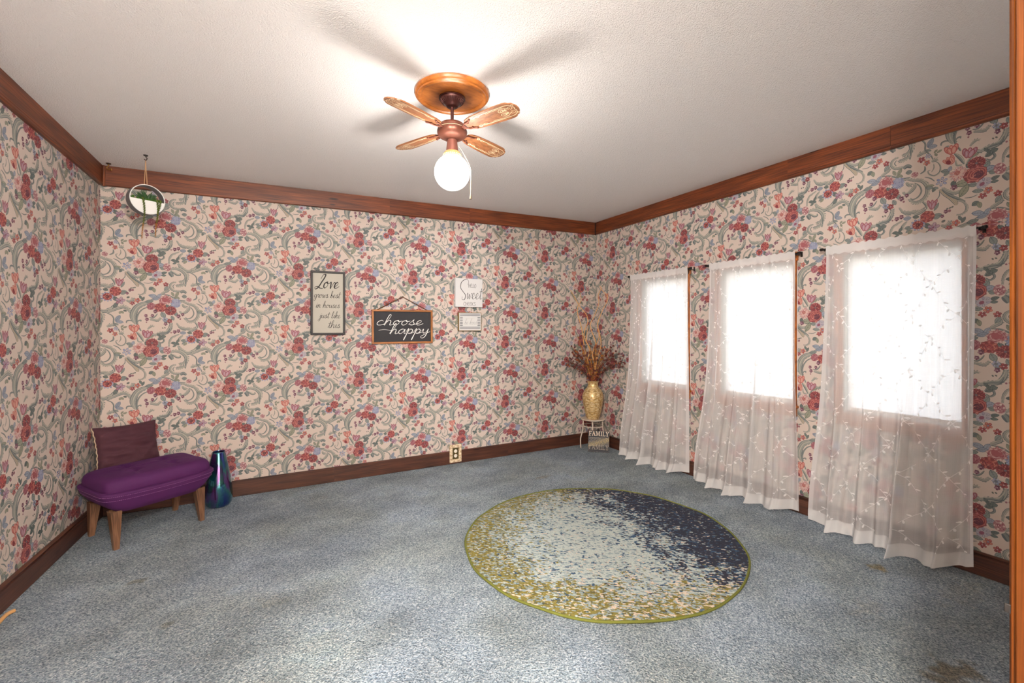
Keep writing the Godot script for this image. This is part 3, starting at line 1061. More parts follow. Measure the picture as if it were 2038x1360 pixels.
func room() -> void:
	# floor
	var st := begin()
	var x0 := -4.7
	var x1 := 0.2
	var z0 := -0.1
	var z1 := 6.6
	for f in [[0.0, Vector3.UP], [-0.1, Vector3.DOWN]]:
		var y: float = f[0]
		var corners := [Vector3(x0, y, z0), Vector3(x1, y, z0), Vector3(x1, y, z1), Vector3(x0, y, z1)]
		for t in [[0, 1, 2], [0, 2, 3]]:
			var q := []
			for k in t:
				q.append(corners[k])
			if (q[1] - q[0]).cross(q[2] - q[0]).dot(f[1]) > 0:
				q = [q[0], q[2], q[1]]
			for p in q:
				st.set_normal(f[1])
				st.set_uv(Vector2(p.x, p.z))
				st.set_uv2(Vector2((p.x - x0) / (x1 - x0), (p.z - z0) / (z1 - z0)))
				st.add_vertex(p)
	setting("floor", st, M.carpet).set_meta("label", "worn grey blue carpet with brown stains")
	# ceiling, a little out of level
	st = begin()
	var p := PackedVector3Array()
	for j in 15:
		for i in 11:
			var x := -4.75 + i * 0.5
			var z := -0.2 + j * 0.3
			p.append(Vector3(x, ceil_y(x, z), z))
	grid(st, p, 11, 15, false, null, Vector3.DOWN)
	for i in p.size():
		p[i].y += 0.12
	grid(st, p, 11, 15, false, null, Vector3.UP)
	setting("ceiling", st, M.ceiling).set_meta("label", "white textured ceiling")
	# walls
	st = begin()
	paper_wall(st, Vector3(-4.5, 0, -0.02), Vector3(0.2, 0, -0.02), -0.02, 2.6, Vector3(0, 0, 1), -4.5, 0.2, -3.4551, 1.4046)
	setting("wall_back", st, M.paper).set_meta("label", "back wall papered with roses and grey green scrolls")
	st = begin()
	var la := Vector3(left_x(4.0) - 0.02, 0, 4.0)
	var lb := Vector3(left_x(-0.1) - 0.02, 0, -0.1)
	var ln := Vector3(1, 0, -LSK).normalized()
	paper_wall(st, la, lb, -0.02, 2.75, ln, -4.0, 0.1, -0.8998, 1.3479)
	setting("wall_left", st, M.paper).set_meta("label", "left wall papered with roses and grey green scrolls")
	var n := Vector3(-1, 0, 0)
	var root := setting_root("wall_right", "window wall papered with roses and grey green scrolls")
	var cut := [-0.1]
	for w in 3:
		cut.append(WZ[w][0] - 0.02)
		cut.append(WZ[w][1] + 0.02)
	cut.append(4.0)
	var off := [[0.2586, 1.4593], [1.393, 1.205], [2.280, 1.350], [0.2586, 1.4593]]
	var bits := []                     # z from, z to, y from, y to, rose z, rose height
	for k in 4:
		bits.append([cut[2 * k], cut[2 * k + 1], -0.02, 1.80, off[k][0], off[k][1]])
		if k < 3:
			bits.append([cut[2 * k + 1], cut[2 * k + 2], -0.02, WY0, 0.2586, 1.4593])
			bits.append([cut[2 * k + 1], cut[2 * k + 2], WY1, 1.80, 0.2586, 1.4593])
	bits.append([-0.1, 2.172, 1.80, 2.62, 0.2586, 1.4593])
	bits.append([2.1735, 4.0, 1.80, 2.62, 0.260, 1.477])
	for q in bits:
		st = begin()
		paper_wall(st, Vector3(0.02, 0, q[0]), Vector3(0.02, 0, q[1]), q[2], q[3], n, q[0], q[1], q[4], q[5])
		part("wall_section", st, M.paper, root)

const WZ := [[0.690, 1.250], [1.570, 2.150], [2.456, 3.020]]
const CZ := [[0.604, 1.300], [1.504, 2.190], [2.383, 3.092]]
const WY0 := 0.73
const WY1 := 1.735

# A straight run of timber between two ends of different heights: (x, z) of both ends, bottoms and tops there, thickness along n.
func plank(called: String, parent: Node, a: Vector2, b: Vector2, ya0: float, ya1: float, yb0: float, yb1: float, n: Vector3, thick: float, m: Material, uvo: Vector2, bead := 0.0, bead_top := true) -> void:
	var st := begin()
	var bev := 0.004
	var l := a.distance_to(b)
	var rows := []      # (height share, out)
	var h := ya1 - ya0
	if bead > 0.0 and bead_top:
		rows = [[0.0, 0.0], [0.0, thick - bev], [bev / h, thick], [1.0 - 0.020 / h, thick], [1.0 - 0.016 / h, thick - 0.006], [1.0 - 0.004 / h, thick - 0.002 + bead], [1.0, thick - 0.008], [1.0, 0.0]]
	elif bead > 0.0:
		rows = [[0.0, 0.0], [0.0, thick - 0.004], [0.006 / h, thick + bead], [0.016 / h, thick + bead], [0.020 / h, thick - 0.002], [0.024 / h, thick], [1.0 - bev / h, thick], [1.0, thick - bev], [1.0, 0.0]]
	else:
		rows = [[0.0, 0.0], [0.0, thick - bev], [bev / h, thick], [1.0 - bev / h, thick], [1.0, thick - bev], [1.0, 0.0]]
	for k in rows.size() - 1:
		var q := []
		for e in [[0, k], [1, k], [1, k + 1], [0, k + 1]]:
			var r: Array = rows[e[1]]
			var base := a if e[0] == 0 else b
			var y: float = lerpf(ya0, ya1, r[0]) if e[0] == 0 else lerpf(yb0, yb1, r[0])
			q.append(Vector3(base.x, y, base.y) + n * (r[1] - thick))
		var dh: float = rows[k + 1][0] - rows[k][0]
		var dn: float = rows[k + 1][1] - rows[k][1]
		var nn := (n * dh * h - Vector3.UP * dn).normalized()
		if nn.length() < 0.5:
			nn = n
		var v0: float = rows[k][0] * h + rows[k][1] * 0.3
		var v1: float = rows[k + 1][0] * h + rows[k + 1][1] * 0.3
		quad(st, q[0], q[1], q[2], q[3], nn, Vector2(0, v0) + uvo, Vector2(l, v0) + uvo, Vector2(l, v1) + uvo, Vector2(0, v1) + uvo)
	for e in 2:
		var base := a if e == 0 else b
		var other := b if e == 0 else a
		var dir := Vector3(base.x - other.x, 0, base.y - other.y).normalized()
		var q0 := Vector3(base.x, ya0 if e == 0 else yb0, base.y)
		var q1 := Vector3(base.x, ya1 if e == 0 else yb1, base.y)
		quad(st, q0 - n * thick, q0, q1, q1 - n * thick, dir, uvo, uvo + Vector2(thick, 0), uvo + Vector2(thick, h), uvo + Vector2(0, h))
	part(called, st, m, parent)

func trims() -> void:
	var t := 0.1196
	var bh := 0.1353
	var back := Vector3(0, 0, 1)
	var r := setting_root("trim_1", "red brown timber band at the top of the back wall")
	var xs := [-WID - 0.01, -1.508, 0.0]
	for k in 2:
		var xa: float = xs[k] + (0.0012 if k == 1 else 0.0)
		var xb: float = xs[k + 1]
		plank("board", r, Vector2(xa, 0), Vector2(xb, 0), ceil_y(xa, 0) - bh, ceil_y(xa, 0) + 0.002, ceil_y(xb, 0) - bh, ceil_y(xb, 0) + 0.002, back, 0.02, M.trim, Vector2(0.3 + k * 0.37, 0.07 + k * 0.11))
	r = setting_root("trim_2", "red brown timber band at the top of the window wall")
	var zs := [0.0, 2.709, 3.82]
	for k in 2:
		var za: float = zs[k] + (0.0015 if k == 1 else 0.0)
		var zb: float = zs[k + 1]
		plank("board", r, Vector2(0, za), Vector2(0, zb), ceil_y(0, za) - bh, ceil_y(0, za) + 0.002, ceil_y(0, zb) - bh, ceil_y(0, zb) + 0.002, Vector3(-1, 0, 0), 0.02, M.trim, Vector2(0.11 + k * 0.5, 0.16 - k * 0.09), 0.003, false)
	r = setting_root("trim_3", "brown timber band at the top of the left wall")
	var ln := Vector3(1, 0, -LSK).normalized()
	plank("board", r, Vector2(left_x(3.82), 3.82), Vector2(left_x(0.0), 0.0), ceil_y(-4.4, 3.82) - bh, ceil_y(-4.4, 3.82) + 0.002, ceil_y(-WID, 0) - bh, ceil_y(-WID, 0) + 0.002, ln, 0.02, M.trim, Vector2(0.05, 0.2), 0.004, false)
	var st := begin()
	var cy := ceil_y(-WID, 0)
	cbox(st, Vector3(-WID + 0.006, cy - bh * 0.5 - 0.004, 0.006), Vector3(0.014, bh + 0.006, 0.014), 0.004)
	part("corner_bead", st, M.trim, r)
	r = setting_root("trim_4", "dark timber bead in the far corner")
	st = begin()
	cbox(st, Vector3(-0.004, 2.44 - bh * 0.5 - 0.004, 0.004), Vector3(0.010, bh + 0.006, 0.010), 0.003)
	part("corner_bead", st, M.gap, r)
	# baseboards
	r = setting_root("baseboard_back", "dark brown baseboard along the back wall")
	xs = [-WID - 0.01, -2.718, 0.0]
	for k in 2:
		plank("board", r, Vector2(xs[k] + (0.001 if k == 1 else 0.0), 0), Vector2(xs[k + 1], 0), 0.0, t, 0.0, t, back, 0.02, M.base, Vector2(0.2 + 0.4 * k, 0.05 + 0.12 * k))
	r = setting_root("baseboard_right", "dark brown baseboard along the window wall")
	plank("board", r, Vector2(0, 0), Vector2(0, 3.8), 0.0, t, 0.0, t, Vector3(-1, 0, 0), 0.02, M.base, Vector2(0.6, 0.1), 0.004)
	r = setting_root("baseboard_left", "dark brown baseboard along the left wall")
	plank("board", r, Vector2(left_x(3.8), 3.8), Vector2(left_x(0.0), 0.0), 0.0, t, 0.0, t, ln, 0.02, M.base, Vector2(0.9, 0.02), 0.004)

func doorway() -> void:
	# the wall behind the viewer, with the doorway the room is seen through
	var z0 := NEAR + 0.004
	var st := begin()
	cbox(st, Vector3(-1.12, 1.25, z0 + 0.06), Vector3(2.56, 2.6, 0.12), 0.0)
	cbox(st, Vector3(-4.24, 1.25, z0 + 0.06), Vector3(0.56, 2.6, 0.12), 0.0)  # no header over the opening: lets light from behind reach the ceiling
	setting("wall_near", st, M.plaster)
	var r := setting_root("door_1", "orange brown oak jamb of the doorway")
	# right jamb: board with a rounded, paler edge strip and a groove
	st = begin()
	var x := -2.40
	var edge := [[0.012, -0.0035], [-0.018, -0.0035], [-0.0205, -0.0028], [-0.0217, -0.0008], [-0.0218, 0.0012], [-0.0192, 0.0021], [-0.0192, 0.0029], [-0.0222, 0.0034], [-0.0222, 0.13], [0.012, 0.13]]
	for k in edge.size() - 1:
		var a := Vector3(x + edge[k][0], 0, NEAR + edge[k][1])
		var b := Vector3(x + edge[k + 1][0], 0, NEAR + edge[k + 1][1])
		var n := Vector3(b.z - a.z, 0, -(b.x - a.x)).normalized() * -1.0
		var w0 := k * 0.013
		var w1 := w0 + maxf(a.distance_to(b), 0.004)
		quad(st, a, b, b + Vector3(0, 2.40, 0), a + Vector3(0, 2.40, 0), n, Vector2(0.1, w0), Vector2(0.1, w1), Vector2(2.5, w1), Vector2(2.5, w0))
	part("jamb", st, M.jamb, r)
	st = begin()
	cbox(st, Vector3(-3.965, 1.2, NEAR + 0.065), Vector3(0.024, 2.40, 0.13), 0.003)
	part("jamb", st, M.jamb, r)
	st = begin()
	cbox(st, Vector3(-3.18, 2.415, NEAR + 0.065), Vector3(1.58, 0.024, 0.13), 0.003)
	part("head_jamb", st, M.jamb, r)
	st = begin()
	cbox(st, Vector3(-2.4205, 0.93, NEAR - 0.0045), Vector3(0.003, 0.011, 0.006), 0.001)
	part("strike_plate", st, M.black_metal, r)

func added_hall() -> void:  # hall added behind the viewer, out of view, to hold the lamps
	var st := begin()
	cbox(st, Vector3(-4.76, 1.25, 5.25), Vector3(0.12, 2.6, 2.7), 0.0)
	setting("wall_added_hall_left", st, M.plaster)
	st = begin()
	cbox(st, Vector3(-0.84, 1.25, 5.25), Vector3(0.12, 2.6, 2.7), 0.0)
	setting("wall_added_hall_right", st, M.plaster)
	st = begin()
	cbox(st, Vector3(-2.8, 1.25, 6.60), Vector3(4.0, 2.6, 0.12), 0.0)
	setting("wall_added_hall_end", st, M.plaster)
	st = begin()
	cbox(st, Vector3(-2.7, 2.56, 5.3), Vector3(4.4, 0.12, 2.9), 0.0)
	setting("ceiling_added_hall", st, M.white_paint)
	unseen_hall_lamp(Vector3(-2.9, 2.5, 5.2), 8.5, Color(1.0, 0.98, 0.97), "added fill lamp, a white ceiling globe out of view straight behind the doorway")  # added as general fill for the room
	unseen_hall_lamp(Vector3(-4.25, 2.5, 4.62), 15.0, Color(1.0, 0.97, 0.935), "unseen white ceiling globe left of the doorway, placed to light the window wall")  # out of view, placed to brighten the window wall and far corner

	fill_lamp_right()

func fill_lamp_right() -> void:
	unseen_hall_lamp(Vector3(-1.3, 2.5, 4.75), 26.0, Color(1.0, 0.98, 0.97), "added fill lamp, a white ceiling globe out of view right of the doorway")  # fill light added to brighten the left wall

func unseen_hall_lamp(at: Vector3, energy: float, c: Color, label: String) -> void:  # builds a lamp that stays out of view: glowing globe plus light
	var o := thing("unseen_ceiling_light", label, "unseen_lamp", at)
	var st := begin()
	lathe(st, [Vector2(0.0, 0.0), Vector2(0.09, 0.0), Vector2(0.09, -0.03), Vector2(0.06, -0.04)], 24, Vector3.ZERO, -1.0)
	part("base", st, M.brass, o)
	st = begin()
	ball(st, Vector3(0, -0.14, 0), Vector3(0.12, 0.11, 0.12), 24, 12)
	part("globe", st, glow(rgb(255, 244, 230), 3.0), o)
	var l := OmniLight3D.new()
	l.name = "unseen_lamp_light"
	l.position = Vector3(0, -0.14, 0)
	l.light_color = c
	l.light_energy = energy
	l.light_size = 0.11
	l.omni_range = 12.0
	l.omni_attenuation = 2.0
	l.shadow_enabled = true
	o.add_child(l)

func glow(c: Color, e: float) -> StandardMaterial3D:
	var m := mat(rgb(240, 238, 232), 0.3)
	m.emission_enabled = true
	m.emission = c
	m.emission_energy_multiplier = e
	return m

# ------------------------------------------------------------------ windows, shades, curtains

func curtain_image() -> Image:
	var w := 768
	var h := 1536
	var im := Image.create(w, h, false, Image.FORMAT_RGBA8)
	var body := Color(0.95, 0.95, 0.955, 0.52)
	im.fill(body)
	var r := RandomNumberGenerator.new()
	r.seed = 5
	for k in 900:                                    # uneven weave
		var y := r.randi() % h
		im.fill_rect(Rect2i(0, y, w, 1), Color(0.95, 0.95, 0.955, 0.52 + r.randf_range(-0.03, 0.04)))
	for k in 300:
		var x := r.randi() % w
		im.fill_rect(Rect2i(x, 0, 1, h), Color(0.95, 0.95, 0.955, 0.52 + r.randf_range(-0.03, 0.05)))
	for e in [0, w - 16]:
		im.fill_rect(Rect2i(e, 0, 16, h), Color(0.95, 0.95, 0.955, 0.72))
	var thread := Color(0.97, 0.97, 0.97, 0.96)
	var px := 96.0          # half diamond
	var py := 128.0
	for fam in [-1.0, 1.0]:
		for k in range(-8, 20):
			var last := Vector2.ZERO
			for s in 120:
				var t := s / 119.0
				var y := t * h
				var x: float = k * px * 2.0 + fam * y * px / py + 9.0 * sin(y / py * TAU * 0.5 + k)
				var p := Vector2(x, y)
				if s > 0 and x > -20 and x < w + 20:
					var dd := (p - last).normalized()
					var nn := Vector2(-dd.y, dd.x)
					var gapped := (s % 12) < 2
					if not gapped:
						fill_poly(im, PackedVector2Array([last + nn * 1.0, p + nn * 1.0, p - nn * 1.0, last - nn * 1.0]), Vector2.ZERO, 1.0, Color(0.97, 0.97, 0.97, 0.8))
					if s % 2 == 0 and not gapped:
						var side := 1.0 if (s / 2) % 2 == 0 else -1.0
						var a := dd.angle() + side * 0.9
						var c := p + Vector2(9, 0).rotated(a)
						var lf := PackedVector2Array()
						for q in 8:
							var th := TAU * q / 8.0
							lf.append(c + Vector2(cos(th) * 8.5, sin(th) * 3.6).rotated(a))
						fill_poly(im, lf, Vector2.ZERO, 1.0, thread)
				last = p
	return im

func windows_and_curtains() -> void:
	var glass := mat(Color(0.95, 0.97, 0.97, 0.08), 0.03)
	glass.transparency = BaseMaterial3D.TRANSPARENCY_ALPHA
	var shade := mat(rgb(244, 244, 242), 0.85)
	shade.backlight_enabled = true
	shade.backlight = Color(1.0, 1.0, 1.0)
	var im := curtain_image()
	var ct := tex(im)
	var cm := mat(Color.WHITE, 0.9)
	cm.albedo_texture = ct
	cm.transparency = BaseMaterial3D.TRANSPARENCY_ALPHA
	cm.cull_mode = BaseMaterial3D.CULL_DISABLED
	cm.backlight_enabled = true
	cm.backlight = Color(0.9, 0.9, 0.9)
	var hm := cm.duplicate()
	hm.albedo_texture = null
	hm.albedo_color = Color(0.97, 0.97, 0.97, 0.6)
	var oak := M.oak as StandardMaterial3D
	var names := [["leftmost sheer curtain by the dried flowers", "sheer white sprigged curtain on the far window beside the dried flowers"], ["middle", "sheer white sprigged curtain on the middle window"], ["right", "sheer white sprigged curtain on the nearest window by the door jamb"]]
	var which := ["far window beside the dried flowers", "middle window", "nearest window by the door jamb"]
	for k in 3:
		var z0: float = WZ[k][0]
		var z1: float = WZ[k][1]
		var zc := (z0 + z1) * 0.5
		var w := z1 - z0
		var r := setting_root("window_%d" % (k + 1), "window behind the sheer curtain, the %s" % which[k])
		# casing, sill, apron, sash, pane
		for s in [[z0 - 0.026, 0.048], [z1 + 0.008, 0.022]]:
			var st := begin()
			cbox(st, Vector3(0.012, (WY0 + WY1) * 0.5 + 0.02, s[0]), Vector3(0.018, WY1 - WY0 + 0.04, s[1]), 0.003, Basis.IDENTITY, Vector2(s[1] * 8.0, 0.1))
			part("casing", st, oak, r)
		var st := begin()
		cbox(st, Vector3(0.012, WY1 + 0.032, zc - 0.011), Vector3(0.018, 0.062, w + 0.077), 0.003)
		part("head_casing", st, oak, r)
		st = begin()
		cbox(st, Vector3(0.03, WY0 - 0.006, zc - 0.011), Vector3(0.09, 0.02, w + 0.08), 0.005)
		part("sill", st, oak, r)
		st = begin()
		cbox(st, Vector3(0.013, WY0 - 0.045, zc - 0.011), Vector3(0.016, 0.056, w + 0.06), 0.003)
		part("apron", st, oak, r)
		st = begin()
		var fx := 0.128
		for b in [[Vector3(fx, (WY0 + WY1) * 0.5, z0 - 0.004), Vector3(0.03, WY1 - WY0, 0.032)], [Vector3(fx, (WY0 + WY1) * 0.5, z1 + 0.004), Vector3(0.03, WY1 - WY0, 0.032)], [Vector3(fx, WY0 + 0.016, zc), Vector3(0.03, 0.032, w)], [Vector3(fx, WY1 - 0.016, zc), Vector3(0.03, 0.032, w)]]:
			cbox(st, b[0], b[1], 0.004)
		part("sash", st, M.white_paint, r)
		st = begin()
		cbox(st, Vector3(fx, (WY0 + WY1) * 0.5, zc), Vector3(0.004, WY1 - WY0 - 0.03, w - 0.02), 0.0)
		part("pane", st, glass, r)
		# roller shade pulled down inside the frame
		var o := thing("roller_shade", "white roller shade pulled down behind the sheer curtain, %s" % ["far window", "middle window", "nearest window"][k], "window shade", Vector3(0.085, 0, zc), "roller shades")
		st = begin()
		cbox(st, Vector3(0, (WY0 + WY1) * 0.5 + 0.012, 0), Vector3(0.0012, WY1 - WY0 - 0.02, w + 0.012), 0.0)
		part("cloth", st, shade, o)
		st = begin()
		cbox(st, Vector3(-0.002, WY0 + 0.022, 0), Vector3(0.008, 0.024, w + 0.012), 0.002)
		part("hem_bar", st, M.white_paint, o)
		st = begin()
		tube(st, PackedVector3Array([Vector3(0.012, WY1 - 0.016, -w * 0.5), Vector3(0.012, WY1 - 0.016, w * 0.5)]), [0.014], 12)
		part("roller", st, M.white_paint, o)
		rod(k, which[k])
		curtain(k, names[k][1], cm, hm)

func rod(k: int, which: String) -> void:
	var z0: float = CZ[k][0] - 0.028
	var z1: float = CZ[k][1] + 0.030
	var y := 1.778
	var o := thing("curtain_rod", "thin dark rod carrying the sheer curtain, %s" % which, "curtain rod", Vector3(-0.045, y, (z0 + z1) * 0.5), "curtain rods")
	var h := (z1 - z0) * 0.5
	var st := begin()
	tube(st, PackedVector3Array([Vector3(0, 0, -h), Vector3(0, 0, h)]), [0.0055], 10)
	part("rod", st, M.black_metal, o)
	for s in [-1.0, 1.0]:
		st = begin()
		ball(st, Vector3(0, 0, s * h), Vector3(0.010, 0.010, 0.010), 12, 8)
		tube(st, PackedVector3Array([Vector3(0, 0, s * (h - 0.012)), Vector3(0, 0, s * (h - 0.004))]), [0.009], 12)
		part("finial", st, M.black_metal, o)
		st = begin()
		cbox(st, Vector3(0.063, -0.002, s * (h - 0.022)), Vector3(0.004, 0.036, 0.014), 0.001)
		cbox(st, Vector3(0.032, -0.008, s * (h - 0.022)), Vector3(0.064, 0.005, 0.009), 0.001)
		tube(st, smooth_curve([Vector3(0.008, -0.008, s * (h - 0.022)), Vector3(-0.004, -0.010, s * (h - 0.022)), Vector3(-0.010, 0.0, s * (h - 0.022))], 4), [0.004], 6)
		part("bracket", st, M.black_metal, o)

func curtain_point(k: int, u: float, v: float) -> Vector3:
	var z0: float = CZ[k][0]
	var z1: float = CZ[k][1]
	var fl := FLARE[k] as Array
	var low := smoothstep(0.35, 1.0, v)
	var zl: float = z0 + 0.008 * sin(v * 5.0 + k) - fl[0] * pow(low, 1.6)
	var zr: float = z1 - 0.004 * sin(v * 4.0 + k * 2.0) + fl[1] * low
	var s := u + 0.010 * sin(u * 19.0 + k * 1.7 + v * 1.4)
	var z := lerpf(zl, zr, s)
	var amp := lerpf(0.006, 0.028, smoothstep(0.02, 0.5, v)) + 0.012 * low
	var ph := k * 2.1 + 1.1 * sin(v * 2.2 + k)
	var fold := sin(u * TAU * 4.6 + ph) * 0.55 + sin(u * TAU * 8.3 + ph * 1.7 + v * 1.2) * 0.3 + sin(u * TAU * 14.5 + k) * 0.15
	fold += 0.9 * exp(-pow((u - 0.42 - 0.06 * v) / 0.018, 2.0)) + 0.9 * exp(-pow((u - 0.66 + 0.05 * v) / 0.02, 2.0))
	z += amp * 0.55 * cos(u * TAU * 4.6 + ph) * 0.6
	var side := minf(u, 1.0 - u)
	var belly: float = fl[2] * pow(low, 2.0) * smoothstep(0.0, 0.16, side) * (0.8 + 0.3 * sin(u * 17.0 + k * 2.0))
	var x := -0.047 - amp * (0.55 + fold) - belly
	if v < 0.025:
		x = -0.0545 - 0.003 * fold
	var right_lift: float = fl[3] * smoothstep(0.80, 1.0, u)
	var ybot := 0.010 + 0.006 * sin(u * 23.0 + k) + right_lift
	var top := 1.792 + 0.004 * sin(u * 95.0)
	var y := lerpf(top, ybot, v)
	if v > 0.93:                                 # the hem kicks out and rests on the carpet
		var q := (v - 0.93) / 0.07
		x -= 0.055 * q * q * smoothstep(0.0, 0.1, side) * (0.6 + 0.4 * sin(u * 31.0 + k))
	x = minf(x, -0.012)
	return Vector3(x, maxf(y, 0.006), z)

const FLARE := [[0.12, -0.008, 0.035, 0.03], [0.11, 0.02, 0.035, 0.03], [0.075, 0.0, 0.045, 0.06]]

func curtain(k: int, label: String, cm: Material, hm: Material) -> void:
	var o := thing("curtain", label, "curtain", Vector3.ZERO, "sheer sprigged curtains")
	var sets := [["panel", 0.0, 1.0, 150, 70, cm, 0.0], ["hem", 0.962, 1.0, 150, 6, hm, 0.002], ["rod_pocket", 0.0, 0.03, 150, 5, hm, 0.002]]
	for s in sets:
		var nu: int = s[3]
		var nv: int = s[4]
		var p := PackedVector3Array()
		var uv := PackedVector2Array()
		for j in nv:
			for i in nu:
				var u := float(i) / (nu - 1)
				var v := lerpf(s[1], s[2], float(j) / (nv - 1))
				p.append(curtain_point(k, u, v) - Vector3(s[6], 0, 0))
				uv.append(Vector2(u, v))
		var st := begin()
		grid(st, p, nu, nv, false, null, Vector3(-1, 0, 0), uv)
		part(s[0], st, s[5], o)

# ------------------------------------------------------------------ rug

func rug_image() -> Image:
	var n := 720
	var im := Image.create(n, n, false, Image.FORMAT_RGB8)
	var a := noise(0.035, 61, FastNoiseLite.TYPE_SIMPLEX_SMOOTH, 3)
	var b := noise(0.075, 62, FastNoiseLite.TYPE_SIMPLEX, 2)
	var c := noise(0.012, 63, FastNoiseLite.TYPE_SIMPLEX_SMOOTH, 2)
	var tones := [rgb(166, 176, 172), rgb(130, 146, 150), rgb(198, 180, 162), rgb(118, 108, 48), rgb(84, 80, 44), rgb(28, 32, 50), rgb(40, 70, 98)]
	var fr := Vector2(0.8793, 0.4763)                # the viewer's right and forward on the floor
	var ff := Vector2(0.4763, -0.8793)
	for y in n:
		for x in n:
			var q := Vector2(x - n * 0.5, y - n * 0.5) / (n * 0.5)
			var rr := q.length()
			if rr > 1.02:
				continue
			var sx := q.dot(fr)
			var sy := q.dot(ff)
			# streaks run across the rug as seen from the doorway
			var px := sx * 360.0
			var py := sy * 360.0
			var big := c.get_noise_2d(px, py)
			var dark := smoothstep(-0.10, 0.72, sx * 0.98 + sy * 0.34 - 0.9 * maxf(-sy - 0.42, 0.0) + big * 0.34)
			var left := smoothstep(0.15, 0.95, -sx * 1.02 + absf(sy) * 0.28 + big * 0.35)
			var low := smoothstep(0.40, 0.92, -sy + sx * 0.05 + big * 0.30)
			var high := smoothstep(0.55, 0.98, sy - sx * 0.2 + big * 0.3)
			var green := clampf(left + low * 0.85 + high * 0.7 - dark * 0.5, 0.0, 1.0)
			var mid := 1.0 - smoothstep(0.15, 0.95, Vector2(sx + 0.08, sy * 0.9).length())
			var score := [0.42 + 0.55 * mid - 0.55 * dark - 0.35 * green, 0.22 + 0.20 * mid + 0.22 * green - 0.25 * dark, -0.08 + 0.45 * low + 0.22 * high + 0.16 * dark, -0.25 + 1.02 * green - 0.4 * mid, -0.45 + 0.85 * green - 0.3 * mid, -0.42 + 1.62 * dark + 0.12 * green, -0.18 + 0.62 * dark + 0.35 * mid + 0.1 * green]
			var best := 0
			var top := -9.0
			for k in 7:
				var o := k * 731.0
				var v: float = score[k] + 0.80 * a.get_noise_2d(px * 0.85 + py * 0.3 + o, py * 1.5 - o) + 0.95 * b.get_noise_2d(px * 0.8 + py * 0.4 - o, py * 1.4 + o)
				if v > top:
					top = v
					best = k
			var col: Color = tones[best]
			var s := 1.0 + 0.14 * b.get_noise_2d(x * 9.0, y * 9.0)
			im.set_pixel(x, y, Color(col.r * s, col.g * s, col.b * s).clamp())
	return im

func rug() -> void:
	var c := Vector3(-1.425, 0.0, 1.823)
	var o := thing("round_rug", "round rug mottled navy, pale blue and olive lying on the blue carpet", "rug", c)
	var m := mat(Color.WHITE, 0.97)
	m.albedo_texture = tex(rug_image())
	m.heightmap_enabled = true
	m.heightmap_texture = height_tex(noise(0.2, 15, FastNoiseLite.TYPE_SIMPLEX, 2), 512)
	m.heightmap_scale = 0.25
	var st := begin()
	var nu := 120
	var rings := [[0.0, 0.009], [0.3, 0.009], [0.6, 0.009], [0.85, 0.009], [0.97, 0.009], [0.995, 0.008], [1.0, 0.002]]
	var p := PackedVector3Array()
	var uv := PackedVector2Array()
	var edge := []
	for r in rings:
		for i in nu:
			var t := TAU * i / nu
			var q: Vector2 = rug_edge(t) * r[0]
			var lift: float = (0.003 * sin(t * 7.0) + 0.002 * sin(t * 13.0)) * pow(r[0], 6.0)
			p.append(Vector3(q.x, r[1] + maxf(lift, -0.001), q.y))
			uv.append(Vector2(0.5 + q.x / 1.67, 0.5 + q.y / 1.67))
	grid(st, p, nu, rings.size(), true, null, Vector3.UP, uv)
	part("pile", st, m, o)
	for i in nu + 1:
		var t := TAU * i / nu
		var q := rug_edge(t)
		edge.append(Vector3(q.x, 0.0065 + maxf(0.003 * sin(t * 7.0) + 0.002 * sin(t * 13.0), -0.001), q.y))
	st = begin()
	tube(st, PackedVector3Array(edge), [0.0062], 8, false)
	part("bound_edge", st, mat(rgb(96, 100, 34), 0.9), o)

func rug_edge(t: float) -> Vector2:
	var a := t - 2.85
	var q := Vector2(cos(a) * 0.828, sin(a) * 0.798).rotated(2.85)
	return q * (1.0 + 0.003 * sin(t * 9.0) + 0.002 * sin(t * 16.0 + 1.0))

# ------------------------------------------------------------------ ceiling fan

func ink(im: Image, ctrl: Array, r0: float, r1: float, c: Color, t := Transform2D.IDENTITY, steps := 10) -> void:
	var pts := smooth2(ctrl, steps)
	var n := pts.size()
	var pen := t.get_scale().x
	for i in n - 1:
		var a := t * pts[i]
		var b := t * pts[i + 1]
		var d := (b - a)
		# thick on the down strokes, thin on the up strokes
		var press := clampf(0.5 + 0.5 * d.normalized().y, 0.0, 1.0)
		var r := lerpf(r0, r1, press) * 0.5
		var m := maxi(1, int(d.length() / maxf(r * 0.5, 0.5)))
		for k in m + 1:
			var q := a.lerp(b, float(k) / m)
			var ri := int(ceil(r))
			for y in range(-ri, ri + 1):
				var wd := r * r - float(y * y)
				if wd > 0.0:
					var hw := sqrt(wd)
					im.fill_rect(Rect2i(int(round(q.x - hw)), int(round(q.y)) + y, maxi(1, int(round(hw * 2.0))), 1), c)

